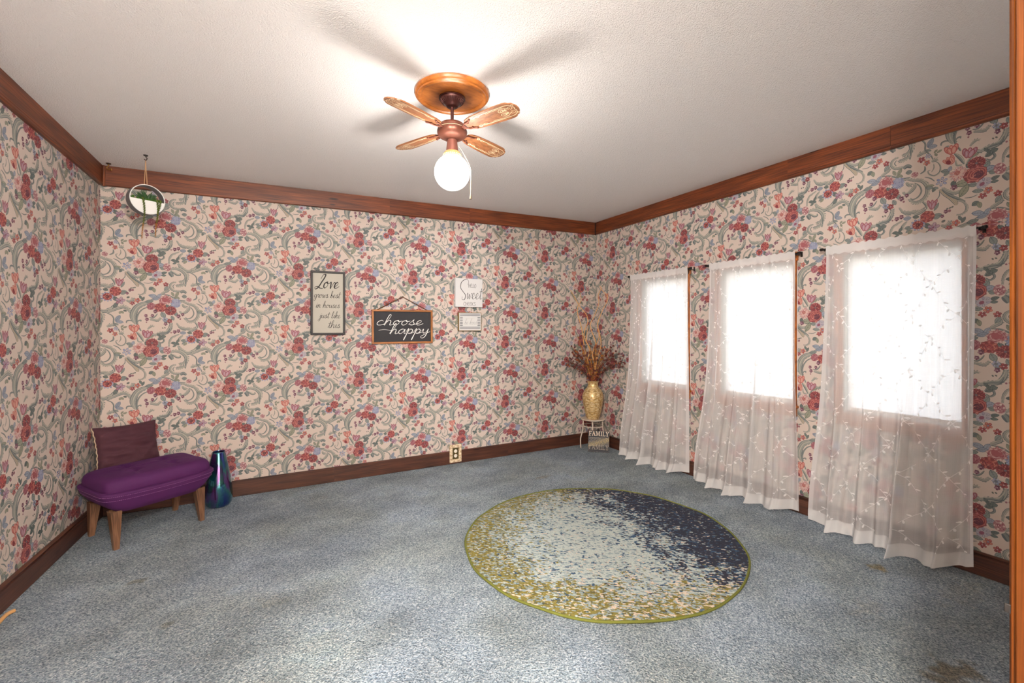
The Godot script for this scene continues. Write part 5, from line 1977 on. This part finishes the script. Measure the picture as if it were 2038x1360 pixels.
const PEN := {
	"a": [[0.78, 0.85, 0.45, 1.0, 0.1, 0.6, 0.2, 0.08, 0.5, 0.12, 0.78, 0.9, 0.78, 0.3, 0.9, 0.03, 1.05, 0.2]],
	"b": [[0.0, 0.1, 0.35, 1.2, 0.48, 2.0, 0.28, 2.1, 0.16, 1.2, 0.2, 0.15, 0.5, 0.05, 0.75, 0.5, 0.5, 0.9, 0.3, 0.6, 0.9, 0.6]],
	"c": [[0.7, 0.8, 0.45, 1.0, 0.1, 0.6, 0.15, 0.1, 0.5, 0.02, 0.9, 0.25]],
	"d": [[0.75, 0.85, 0.45, 1.0, 0.1, 0.55, 0.2, 0.05, 0.5, 0.15, 0.8, 1.0, 0.98, 2.1, 0.8, 1.0, 0.8, 0.2, 0.95, 0.03, 1.1, 0.2]],
	"e": [[0.0, 0.2, 0.45, 0.45, 0.6, 0.8, 0.4, 1.0, 0.12, 0.6, 0.2, 0.08, 0.5, 0.02, 0.9, 0.3]],
	"g": [[0.75, 0.85, 0.45, 1.0, 0.1, 0.6, 0.2, 0.1, 0.5, 0.15, 0.78, 0.9, 0.72, -0.5, 0.4, -1.0, 0.1, -0.7, 0.5, -0.2, 1.0, 0.2]],
	"h": [[0.0, 0.1, 0.35, 1.1, 0.5, 2.0, 0.3, 2.1, 0.16, 1.0, 0.12, 0.0, 0.3, 0.7, 0.55, 1.0, 0.7, 0.75, 0.7, 0.1, 0.85, 0.02, 1.05, 0.2]],
	"i": [[0.0, 0.1, 0.25, 1.0, 0.22, 0.2, 0.35, 0.02, 0.55, 0.2], [0.3, 1.4, 0.34, 1.5]],
	"j": [[0.1, 0.2, 0.4, 1.0, 0.35, -0.5, 0.1, -1.0, -0.2, -0.7, 0.2, -0.2, 0.65, 0.2], [0.45, 1.4, 0.49, 1.5]],
	"k": [[0.0, 0.1, 0.35, 1.1, 0.48, 2.0, 0.28, 2.1, 0.15, 1.0, 0.12, 0.0, 0.2, 0.5, 0.6, 1.0, 0.65, 0.75, 0.25, 0.5, 0.55, 0.1, 0.75, 0.02, 0.95, 0.2]],
	"l": [[0.0, 0.1, 0.35, 1.1, 0.48, 2.0, 0.28, 2.1, 0.15, 1.0, 0.2, 0.1, 0.4, 0.02, 0.65, 0.2]],
	"n": [[0.0, 0.6, 0.15, 0.95, 0.18, 0.0, 0.35, 0.75, 0.6, 1.0, 0.72, 0.7, 0.72, 0.15, 0.85, 0.02, 1.05, 0.2]],
	"o": [[0.55, 1.0, 0.15, 0.75, 0.12, 0.2, 0.4, 0.0, 0.7, 0.4, 0.6, 0.9, 0.45, 0.95, 0.65, 0.72, 1.0, 0.85]],
	"p": [[0.0, 0.4, 0.22, 1.05, 0.1, -1.1, 0.02, -1.15, 0.25, 0.4, 0.5, 1.0, 0.8, 0.65, 0.62, 0.08, 0.3, 0.12, 0.7, 0.1, 1.05, 0.3]],
	"r": [[0.0, 0.2, 0.2, 1.05, 0.35, 0.9, 0.58, 0.95, 0.5, 0.4, 0.58, 0.05, 0.8, 0.2]],
	"s": [[0.0, 0.15, 0.42, 1.1, 0.42, 0.7, 0.62, 0.3, 0.4, 0.0, 0.1, 0.12, 0.45, 0.05, 0.85, 0.25]],
	"t": [[0.0, 0.1, 0.32, 1.0, 0.42, 1.8, 0.28, 0.8, 0.3, 0.1, 0.5, 0.02, 0.7, 0.2], [0.0, 1.25, 0.8, 1.35]],
	"u": [[0.0, 0.6, 0.15, 0.95, 0.15, 0.2, 0.35, 0.02, 0.6, 0.3, 0.75, 0.95, 0.72, 0.2, 0.85, 0.02, 1.05, 0.2]],
	"v": [[0.0, 0.8, 0.2, 0.95, 0.35, 0.1, 0.42, 0.05, 0.7, 0.9, 0.95, 0.85]],
	"w": [[0.0, 0.7, 0.15, 0.95, 0.2, 0.15, 0.35, 0.05, 0.55, 0.8, 0.6, 0.15, 0.75, 0.05, 1.0, 0.9, 1.2, 0.85]],
	"y": [[0.0, 0.6, 0.15, 0.95, 0.2, 0.3, 0.4, 0.1, 0.65, 0.4, 0.78, 0.95, 0.7, -0.5, 0.4, -1.0, 0.1, -0.7, 0.5, -0.2, 1.1, 0.4]],
	"L": [[0.45, 1.5, 0.6, 2.1, 1.0, 2.2, 0.98, 1.7, 0.7, 0.9, 0.42, 0.1, 0.05, -0.25, -0.15, 0.05, 0.25, 0.2, 0.7, -0.05, 1.15, -0.1]],
	"S": [[1.0, 1.4, 1.05, 1.9, 0.7, 2.1, 0.2, 1.7, 0.1, 1.0, 0.4, 0.5, 0.75, 0.0, 0.65, -0.55, 0.35, -0.55, 0.35, -0.2]],
	"H": [[0.1, 1.0, 0.1, 0.5, 0.1, 0.0], [0.6, 1.0, 0.6, 0.5, 0.6, 0.0], [0.1, 0.5, 0.6, 0.5]],
	"E": [[0.65, 0.9, 0.35, 1.0, 0.1, 0.6, 0.2, 0.1, 0.65, 0.08], [0.12, 0.55, 0.5, 0.55]],
	"O": [[0.45, 1.0, 0.1, 0.6, 0.2, 0.1, 0.5, 0.0, 0.8, 0.45, 0.65, 0.95, 0.45, 1.0]],
	"I": [[0.1, 1.0, 0.1, 0.5, 0.12, 0.1, 0.5, 0.03]],
	"C": [[0.7, 0.85, 0.4, 1.0, 0.1, 0.5, 0.3, 0.02, 0.7, 0.12]],
	"K": [[0.1, 1.0, 0.1, 0.5, 0.1, 0.0], [0.6, 1.0, 0.15, 0.45, 0.65, 0.0]],
	"Z": [[0.6, 0.85, 0.35, 1.0, 0.12, 0.75, 0.4, 0.5, 0.62, 0.25, 0.35, 0.0, 0.08, 0.12]],
	"-": [[0.0, 0.55, 0.7, 0.62, 1.6, 0.45, 2.4, 0.3]],
}
const STEP := {"a": 1.0, "b": 0.85, "c": 0.85, "d": 1.05, "e": 0.85, "g": 0.95, "h": 1.0, "i": 0.5, "j": 0.6, "k": 0.9, "l": 0.6, "n": 1.0, "o": 0.95, "p": 1.0, "r": 0.75, "s": 0.8, "t": 0.65, "u": 1.0, "v": 0.85, "w": 1.15, "y": 1.0, "L": 1.15, "S": 1.0, "H": 0.8, "E": 0.75, "O": 0.95, "I": 0.55, "C": 0.75, "K": 0.75, "Z": 0.7, " ": 0.7, "-": 2.2}

func write(im: Image, text: String, x: float, y: float, h: float, thin: float, thick: float, c: Color, slant := 0.25, wide := 1.0, rise := 0.0) -> void:
	var at := x
	for ch in text:
		if PEN.has(ch):
			for s in PEN[ch]:
				var t := Transform2D(Vector2(h * wide, rise * h), Vector2(h * slant, -h), Vector2(at, y + rise * (at - x)))
				ink(im, s, thin, thick, c, t, 12)
		at += STEP[ch] * h * wide

func framed(o: Node3D, w: float, h: float, bar: float, depth: float, recess: float, m: Material) -> void:
	for b in [[Vector3(0, h * 0.5 - bar * 0.5, depth * 0.5), Vector3(w, bar, depth)], [Vector3(0, -h * 0.5 + bar * 0.5, depth * 0.5), Vector3(w, bar, depth)], [Vector3(-w * 0.5 + bar * 0.5, 0, depth * 0.5), Vector3(bar, h - 2 * bar, depth)], [Vector3(w * 0.5 - bar * 0.5, 0, depth * 0.5), Vector3(bar, h - 2 * bar, depth)]]:
		var st := begin()
		cbox(st, b[0], b[1], 0.0018, Basis.IDENTITY, Vector2(0.1 + b[0].x, 0.1 + b[0].y))
		part("frame_bar", st, m, o)

func face(o: Node3D, called: String, w: float, h: float, z: float, im: Image, rough := 0.75, thick := 0.006) -> void:
	var m := mat(Color.WHITE, rough)
	m.albedo_texture = tex(im)
	var st := begin()
	var a := Vector3(-w * 0.5, -h * 0.5, z)
	quad(st, a, a + Vector3(w, 0, 0), a + Vector3(w, h, 0), a + Vector3(0, h, 0), Vector3(0, 0, 1), Vector2(0, 1), Vector2(1, 1), Vector2(1, 0), Vector2(0, 0))
	var e := Vector2(0.004, 0.004)
	var d := Vector3(0, 0, -thick)
	var p := [a, a + Vector3(w, 0, 0), a + Vector3(w, h, 0), a + Vector3(0, h, 0)]
	for k in 4:
		var q: Vector3 = p[k]
		var r: Vector3 = p[(k + 1) % 4]
		quad(st, q, r, r + d, q + d, ((q + r) * 0.5 - a - Vector3(w, h, 0) * 0.5).normalized(), e, e, e, e)
	quad(st, p[0] + d, p[1] + d, p[2] + d, p[3] + d, Vector3(0, 0, -1), e, e, e, e)
	part(called, st, m, o)

func signs() -> void:
	var wall := -0.0195
	# the tall framed saying
	var o := thing("framed_sign", "tall black framed sign reading Love grows best in houses just like this", "wall sign", Vector3(-2.7635, 1.4755, wall))
	framed(o, 0.264, 0.521, 0.016, 0.026, 0.008, mat(rgb(34, 32, 34), 0.55))
	var im := Image.create(466, 980, false, Image.FORMAT_RGB8)
	im.fill(rgb(180, 177, 167))
	var k := rgb(26, 24, 26)
	write(im, "Love", 46, 244, 100, 6, 18, k, 0.28, 0.90)
	write(im, "grows best", 16, 404, 52, 3, 7, k, 0.22, 0.90)
	write(im, "in houses", 44, 568, 50, 3, 7, k, 0.22, 0.96)
	write(im, "just like", 96, 736, 50, 3, 7, k, 0.22, 0.98)
	write(im, "this", 226, 896, 56, 3, 8, k, 0.22, 1.15)
	face(o, "panel", 0.234, 0.491, 0.012, im)
	# the chalkboard-like saying hung by a cord
	o = thing("hanging_sign", "black sign in an oak frame reading choose happy, hung by a brown cord", "wall sign", Vector3(-2.145, 1.282, wall))
	o.rotation.z = 0.004
	var frame := wood_mat(wood_image([rgb(96, 56, 26), rgb(142, 88, 44), rgb(158, 102, 54), rgb(176, 122, 72)], 47, 0, 18.0), 0.5)
	framed(o, 0.540, 0.298, 0.0165, 0.026, 0.01, frame)
	im = Image.create(1000, 530, false, Image.FORMAT_RGB8)
	im.fill(rgb(44, 44, 48))
	var wt := rgb(232, 230, 226)
	write(im, "choose", 36, 236, 84, 5, 11, wt, 0.36, 1.78)
	write(im, "happy", 262, 388, 82, 5, 11, wt, 0.36, 1.70)
	ink(im, [84, 326, 170, 312, 240, 322, 290, 332], 4, 6, wt)
	face(o, "panel", 0.508, 0.266, 0.012, im, 0.8)
	var st := begin()
	tube(st, PackedVector3Array([Vector3(-0.226, 0.146, 0.013), Vector3(-0.004, 0.262, 0.006), Vector3(0.004, 0.262, 0.006), Vector3(0.226, 0.146, 0.013)]), [0.004], 8)
	part("cord", st, mat(rgb(92, 58, 36), 0.9), o)
	st = begin()
	ball(st, Vector3(0, 0.262, 0.004), Vector3(0.005, 0.005, 0.006), 8, 6)
	part("nail", st, M.black_metal, o)
	# two small white blocks
	o = thing("block_sign", "square white canvas sign with thin black lettering reading HELLO Sweet CHEEKS", "wall sign", Vector3(-1.518, 1.604, wall))
	im = Image.create(560, 560, false, Image.FORMAT_RGB8)
	im.fill(rgb(198, 198, 199))
	write(im, "HEIIO", 264, 176, 74, 5, 5, k, 0.0, 0.62)
	write(im, "S", 80, 330, 150, 5, 12, k, 0.05, 1.1)
	write(im, "weet", 226, 400, 118, 4, 10, k, 0.12, 0.76)
	write(im, "CHEEKZ", 160, 532, 66, 5, 5, k, 0.0, 0.86)
	face(o, "canvas", 0.277, 0.268, 0.030, im, 0.8, 0.030)
	o = thing("block_sign", "small striped white block sign reading be kind, just under the square white sign", "wall sign", Vector3(-1.507, 1.330, wall))
	framed(o, 0.233, 0.176, 0.005, 0.030, 0.0, mat(rgb(132, 108, 66), 0.6))
	im = Image.create(520, 390, false, Image.FORMAT_RGB8)
	im.fill(rgb(196, 196, 195))
	var bar := rgb(70, 74, 82)
	for q in 4:
		var y: int = [18, 52, 312, 346][q]
		im.fill_rect(Rect2i(16, y, 488, 12), bar)
	for q in 6:
		im.fill_rect(Rect2i(16, 92 + q * 36, 66, 14), bar)
		im.fill_rect(Rect2i(438, 92 + q * 36, 66, 14), bar)
	write(im, "be kind", 120, 256, 60, 2, 4, rgb(120, 122, 126), 0.3, 0.84)
	for q in 7:
		im.fill_rect(Rect2i(150 + q * 32, 118, 18, 4), rgb(176, 160, 150))
	face(o, "panel", 0.222, 0.165, 0.029, im, 0.8, 0.025)

func outlet() -> void:
	var o := thing("wall_outlet", "double wall outlet with a cream wooden plate, set into the back baseboard", "outlet", Vector3(-1.654, 0.098, 0.0))
	var plate := mat(Color.WHITE, 0.55)
	var n := noise(0.05, 81)
	plate.albedo_texture = noise_tex(n, 128, [rgb(160, 132, 98), rgb(206, 186, 156), rgb(220, 204, 178)], [0.2, 0.5, 0.8])
	plate.uv1_triplanar = true
	plate.uv1_scale = Vector3.ONE * 6.0
	for b in [[Vector3(0, 0.068, 0.007), Vector3(0.118, 0.030, 0.014)], [Vector3(0, -0.068, 0.007), Vector3(0.118, 0.030, 0.014)], [Vector3(-0.0445, 0, 0.007), Vector3(0.029, 0.106, 0.014)], [Vector3(0.0445, 0, 0.007), Vector3(0.029, 0.106, 0.014)]]:
		var st := begin()
		cbox(st, b[0], b[1], 0.004)
		part("plate_rail", st, plate, o)
	var st := begin()
	cbox(st, Vector3(0, 0, 0.004), Vector3(0.062, 0.108, 0.008), 0.001)
	part("cover_plate", st, mat(rgb(96, 84, 52), 0.4, 0.4), o)
	for s in [-1.0, 1.0]:
		st = begin()
		var t := Basis(Vector3(1, 0, 0), PI * 0.5)
		var pr := begin()
		lathe(pr, [Vector2(0.0, 0.012), Vector2(0.0145, 0.012), Vector2(0.016, 0.0105), Vector2(0.016, 0.004)], 28)
		st.append_from(pr.commit(), 0, Transform3D(t, Vector3(0, s * 0.0215, 0)))
		var rc := part("receptacle", st, mat(rgb(226, 218, 204), 0.4), o)
		for q in [-1.0, 1.0]:
			st = begin()
			cbox(st, Vector3(q * 0.006, s * 0.0215 + 0.002, 0.0121), Vector3(0.002, 0.008, 0.0006), 0.0)
			part("slot", st, M.black_metal, rc)
	st = begin()
	ball(st, Vector3(0, 0, 0.0082), Vector3(0.0035, 0.0035, 0.0015), 10, 6)
	part("screw", st, M.brass, o)

# ------------------------------------------------------------------ corner: stand, vase, dried stems, FAMILY block

func corner_group() -> void:
	var c := Vector3(-0.181, 0.0, 0.185)
	var o := thing("plant_stand", "small white metal round stool in the far corner carrying the gold vase", "stool", c)
	var white := mat(rgb(206, 192, 178), 0.5)
	var top := 0.318
	var st := begin()
	lathe(st, [Vector2(0.0, top - 0.012), Vector2(0.118, top - 0.012), Vector2(0.126, top - 0.008), Vector2(0.128, top - 0.003), Vector2(0.124, top + 0.001), Vector2(0.119, top - 0.002), Vector2(0.0, top - 0.002)], 48, Vector3.ZERO, 1.0)
	part("seat", st, white, o)
	var rt := Vector3(0.8, 0, 0.6)
	for k in 4:
		var a := deg_to_rad(40.0 + 90.0 * k)
		var d := Vector3(cos(a), 0, sin(a))
		st = begin()
		tube(st, smooth_curve([d * 0.098 + Vector3(0, top - 0.012, 0), d * 0.106 + Vector3(0, top * 0.6, 0), d * 0.128 + Vector3(0, 0.10, 0), d * 0.126 + Vector3(0, 0.002, 0)], 5), [0.0065], 10)
		part("leg", st, white, o)
	st = begin()
	var ring := PackedVector3Array()
	for k in 41:
		var a := TAU * k / 40
		ring.append(Vector3(cos(a) * 0.109, top - 0.075, sin(a) * 0.109))
	tube(st, ring, [0.0035], 7, false)
	part("stretcher_ring", st, white, o)
	# gold vase
	var v := thing("gold_vase", "gold capiz mosaic vase standing on the small white stool", "vase", c + Vector3(0, top - 0.002, 0))
	var gm := mat(Color.WHITE, 0.32, 0.35)
	var cell := noise(0.05, 91, FastNoiseLite.TYPE_CELLULAR, 1)
	cell.cellular_return_type = FastNoiseLite.RETURN_CELL_VALUE
	cell.fractal_type = FastNoiseLite.FRACTAL_NONE
	gm.albedo_texture = noise_tex(cell, 512, [rgb(150, 112, 56), rgb(198, 160, 96), rgb(222, 196, 142), rgb(236, 222, 186), rgb(176, 136, 76)], [0.1, 0.3, 0.55, 0.8, 0.95])
	gm.uv1_triplanar = true
	gm.uv1_scale = Vector3(3.2, 6.4, 3.2)
	gm.heightmap_enabled = true
	gm.heightmap_texture = height_tex(cell, 512)
	gm.heightmap_scale = 0.3
	st = begin()
	lathe(st, [Vector2(0.0, 0.0), Vector2(0.062, 0.0), Vector2(0.068, 0.008), Vector2(0.082, 0.060), Vector2(0.098, 0.130), Vector2(0.109, 0.200), Vector2(0.111, 0.235), Vector2(0.104, 0.270), Vector2(0.084, 0.305), Vector2(0.062, 0.328), Vector2(0.054, 0.346), Vector2(0.053, 0.366), Vector2(0.058, 0.390), Vector2(0.062, 0.398), Vector2(0.058, 0.400), Vector2(0.050, 0.392), Vector2(0.047, 0.36), Vector2(0.055, 0.33), Vector2(0.0, 0.28)], 56, Vector3.ZERO, 1.0)
	part("body", st, gm, v)
	dried_stems(c + Vector3(0, top, 0))
	# FAMILY block leaning against the stool
	var f := thing("block_sign", "dark square collage block sign reading FAMILY twice, leaning on the white stool", "sign", Vector3(-0.230, 0.0, 0.337))
	f.basis = Basis(Vector3.UP, -0.67) * Basis(Vector3(1, 0, 0), -0.13) * Basis(Vector3(0, 0, 1), -0.02)
	var s := 0.214
	st = begin()
	cbox(st, Vector3(0, s * 0.5 + 0.002, -0.012), Vector3(s, s, 0.022), 0.002)
	part("block", st, mat(rgb(54, 32, 30), 0.6), f)
	var im := Image.create(300, 300, false, Image.FORMAT_RGB8)
	var a := noise(0.03, 101)
	var b := noise(0.09, 102, FastNoiseLite.TYPE_SIMPLEX, 2)
	for y in 300:
		for x in 300:
			var col := rgb(30, 34, 46).lerp(rgb(64, 76, 92), clampf(0.5 + a.get_noise_2d(x, y), 0, 1))
			var mid := exp(-pow((y - 165.0 + (x - 150.0) * 0.35) / 52.0, 2.0))
			var q := b.get_noise_2d(x, y * 1.2) + 0.7 * mid
			if q > 0.62:
				col = rgb(150, 134, 104).lerp(rgb(196, 172, 112), clampf(a.get_noise_2d(x * 2.0, y) + 0.5, 0, 1))
			elif q > 0.45:
				col = rgb(96, 98, 96)
			im.set_pixel(x, y, col)
	for q in 11:
		im.fill_rect(Rect2i(22 + q * 15, 96, 10, 5), rgb(176, 158, 132))
	for q in 6:
		im.fill_rect(Rect2i(22 + q * 15, 112, 9, 4), rgb(150, 132, 112))
	for y in [[12, 74], [222, 70]]:
		im.fill_rect(Rect2i(6, y[0], 288, y[1]), rgb(34, 36, 44))
	var pn := Node3D.new()
	pn.name = "print"
	var pm := mat(Color.WHITE, 0.6)
	pm.albedo_texture = tex(im)
	st = begin()
	var e := s * 0.5 - 0.003
	quad(st, Vector3(-e, 0.005, 0.0), Vector3(e, 0.005, 0.0), Vector3(e, s - 0.001, 0.0), Vector3(-e, s - 0.001, 0.0), Vector3(0, 0, 1), Vector2(0, 1), Vector2(1, 1), Vector2(1, 0), Vector2(0, 0))
	part("printed_face", st, pm, f)
	pn.free()
	var font := SystemFont.new()
	font.font_names = PackedStringArray(["Droid Serif"])
	for q in [[0.150, rgb(232, 214, 190)], [0.013, rgb(150, 140, 130)]]:
		var tm := TextMesh.new()
		tm.text = "FAMILY"
		tm.font = font
		tm.font_size = 64
		tm.pixel_size = 0.00088
		tm.depth = 0.001
		tm.curve_step = 0.6
		tm.horizontal_alignment = HORIZONTAL_ALIGNMENT_CENTER
		tm.vertical_alignment = VERTICAL_ALIGNMENT_BOTTOM
		var t := MeshInstance3D.new()
		t.mesh = tm
		t.name = "lettering"
		t.material_override = mat(q[1], 0.6)
		t.position = Vector3(0, q[0], 0.001)
		t.scale = Vector3(0.93, 1.12, 1.0)
		f.add_child(t, true)
	st = begin()
	ball(st, Vector3(-0.005, s + 0.012, -0.016), Vector3(0.013, 0.013, 0.005), 14, 8)
	part("hanger_knob", st, mat(rgb(38, 24, 22), 0.5), f)

func dried_stems(c: Vector3) -> void:
	var o := thing("dried_arrangement", "dried flower arrangement of curly willow and dark red berry sprigs in the gold vase", "dried flowers", c + Vector3(0, 0.30, 0))
	var r := RandomNumberGenerator.new()
	r.seed = 21
	var willow := mat(rgb(206, 156, 100), 0.7)
	var twig := mat(rgb(88, 54, 36), 0.8)
	var gold := mat(rgb(164, 108, 36), 0.7)
	var berry := mat(rgb(92, 30, 28), 0.35)
	var rust := mat(rgb(146, 76, 40), 0.5)
	var rt := Vector3(0.86, 0, 0.51)           # across, as the doorway sees the corner
	var fw := Vector3(-0.51, 0, 0.86)
	# every spray leans far enough forward to stay clear of the two walls
	# curly willow: [sideways, up] from the vase mouth
	var stems := [[[0.0, 0.10, 0.02, 0.25, -0.02, 0.45, -0.10, 0.62, -0.06, 0.80, -0.14, 0.94, -0.20, 1.03, -0.235, 1.10], 0.02], [[0.0, 0.1, -0.03, 0.30, -0.08, 0.46, -0.11, 0.70, -0.15, 0.85, -0.15, 0.93, -0.12, 1.0, -0.13, 1.08], -0.03],
		[[0.0, 0.1, 0.02, 0.30, -0.01, 0.42, 0.03, 0.55, -0.04, 0.72, 0.0, 0.82, 0.05, 0.95, 0.04, 1.04, 0.08, 1.12], 0.04], [[0.01, 0.1, 0.03, 0.26, 0.05, 0.40, 0.08, 0.52, 0.07, 0.66, 0.05, 0.74, 0.10, 0.88, 0.16, 1.02, 0.10, 1.10, 0.075, 1.15], -0.01],
		[[0.0, 0.1, -0.06, 0.32, -0.03, 0.46, -0.07, 0.58, -0.05, 0.70], 0.0], [[0.0, 0.1, 0.04, 0.36, 0.02, 0.50, 0.06, 0.60, 0.045, 0.70], 0.03]]
	for s in stems:
		var pts := []
		var f: Array = s[0]
		for k in f.size() / 2:
			pts.append(clear(c, rt * (f[2 * k] + r.randf_range(-0.008, 0.008)) + fw * (s[1] * k * 0.25 + r.randf_range(-0.012, 0.012)) + Vector3(0, f[2 * k + 1] - 0.05, 0), fw))
		var cv := smooth_curve(pts, 6)
		var rad := []
		for k in cv.size():
			rad.append(lerpf(0.0058, 0.0030, float(k) / cv.size()))
		var st := begin()
		tube(st, cv, rad, 7)
		part("willow_twig", st, willow, o)
	# berry sprigs
	for k in 30:
		var a := -1.15 + 2.3 * fmod(k * 0.618, 1.0) + r.randf_range(-0.1, 0.1)
		var l := r.randf_range(0.26, 0.42) if absf(a) < 0.7 else r.randf_range(0.30, 0.40)
		var dep := r.randf_range(-0.35, 0.6)
		var dir := (rt * sin(a) + Vector3.UP * cos(a) + fw * dep * 0.6).normalized()
		var pts := [Vector3(0, 0.02, 0) + rt * a * 0.012, Vector3(0, 0.10, 0) + rt * a * 0.028, clear(c, Vector3(0, 0.12, 0) + dir * l * 0.5 + Vector3(0, 0.02, 0), fw), clear(c, Vector3(0, 0.12, 0) + dir * l, fw)]
		var cv := smooth_curve(pts, 6)
		var st := begin()
		tube(st, cv, [0.0024], 5)
		var bs := begin()
		var golden := k % 5 == 2
		for q in 9:
			var at := cv[mini(cv.size() - 1, 5 + q * 13 / 9 + r.randi() % 2)] as Vector3
			var off := Vector3(r.randf_range(-1, 1), r.randf_range(-0.3, 1), r.randf_range(-1, 1)).normalized() * r.randf_range(0.02, 0.055)
			off = clear(c, at + off, fw) - at
			tube(st, PackedVector3Array([at, at + off * 0.6 + Vector3(0, 0.004, 0), at + off]), [0.0012], 4)
			var br := r.randf_range(0.008, 0.012)
			ball(bs, at + off, Vector3.ONE * br, 8, 6)
		ball(bs, cv[-1], Vector3.ONE * 0.010, 8, 6)
		var e := part("berry_sprig", st, twig if not golden else gold, o)
		part("berries", bs, berry if k % 3 != 1 else rust, e).set_meta("kind", "stuff")
	# a few golden feathery sprays
	for s in [[-0.16, 0.55, 0.02], [-0.13, 0.46, 0.05], [0.02, 0.42, 0.05], [-0.04, 0.40, 0.06], [0.09, 0.36, 0.04]]:
		var st := begin()
		var tip: Vector3 = rt * s[0] + Vector3(0, s[1], 0) + fw * s[2]
		var cv := smooth_curve([Vector3(0, 0.04, 0), tip * 0.5 + Vector3(0, 0.05, 0), tip], 8)
		tube(st, cv, [0.0018], 5)
		for q in 60:
			var at := cv[6 + r.randi() % (cv.size() - 6)]
			var d := Vector3(r.randf_range(-1, 1), r.randf_range(0.0, 1.2), r.randf_range(-1, 1)).normalized()
			leaf_blade(st, at, at + d * r.randf_range(0.012, 0.024), 0.004, d.cross(Vector3(0.3, 0.5, 0.8)).normalized())
		part("golden_spray", st, gold, o)

func clear(c: Vector3, p: Vector3, fw: Vector3) -> Vector3:
	var over := maxf((c.x + p.x) + 0.045, 0.0) / -fw.x
	var behind := maxf(0.035 - (c.z + p.z), 0.0) / fw.z
	return p + fw * maxf(over, behind)

func scrap() -> void:
	var o := thing("wood_scrap", "curved tan scrap lying at the foot of the left baseboard", "scrap", Vector3(-4.205, 0.002, 1.205))
	var st := begin()
	tube(st, smooth_curve([Vector3(-0.004, 0.008, 0.14), Vector3(-0.012, 0.008, 0.05), Vector3(-0.010, 0.010, -0.02), Vector3(0.004, 0.008, -0.052)], 6), [0.009, 0.009, 0.009, 0.008], 8)
	part("strip", st, mat(rgb(196, 150, 96), 0.6), o)
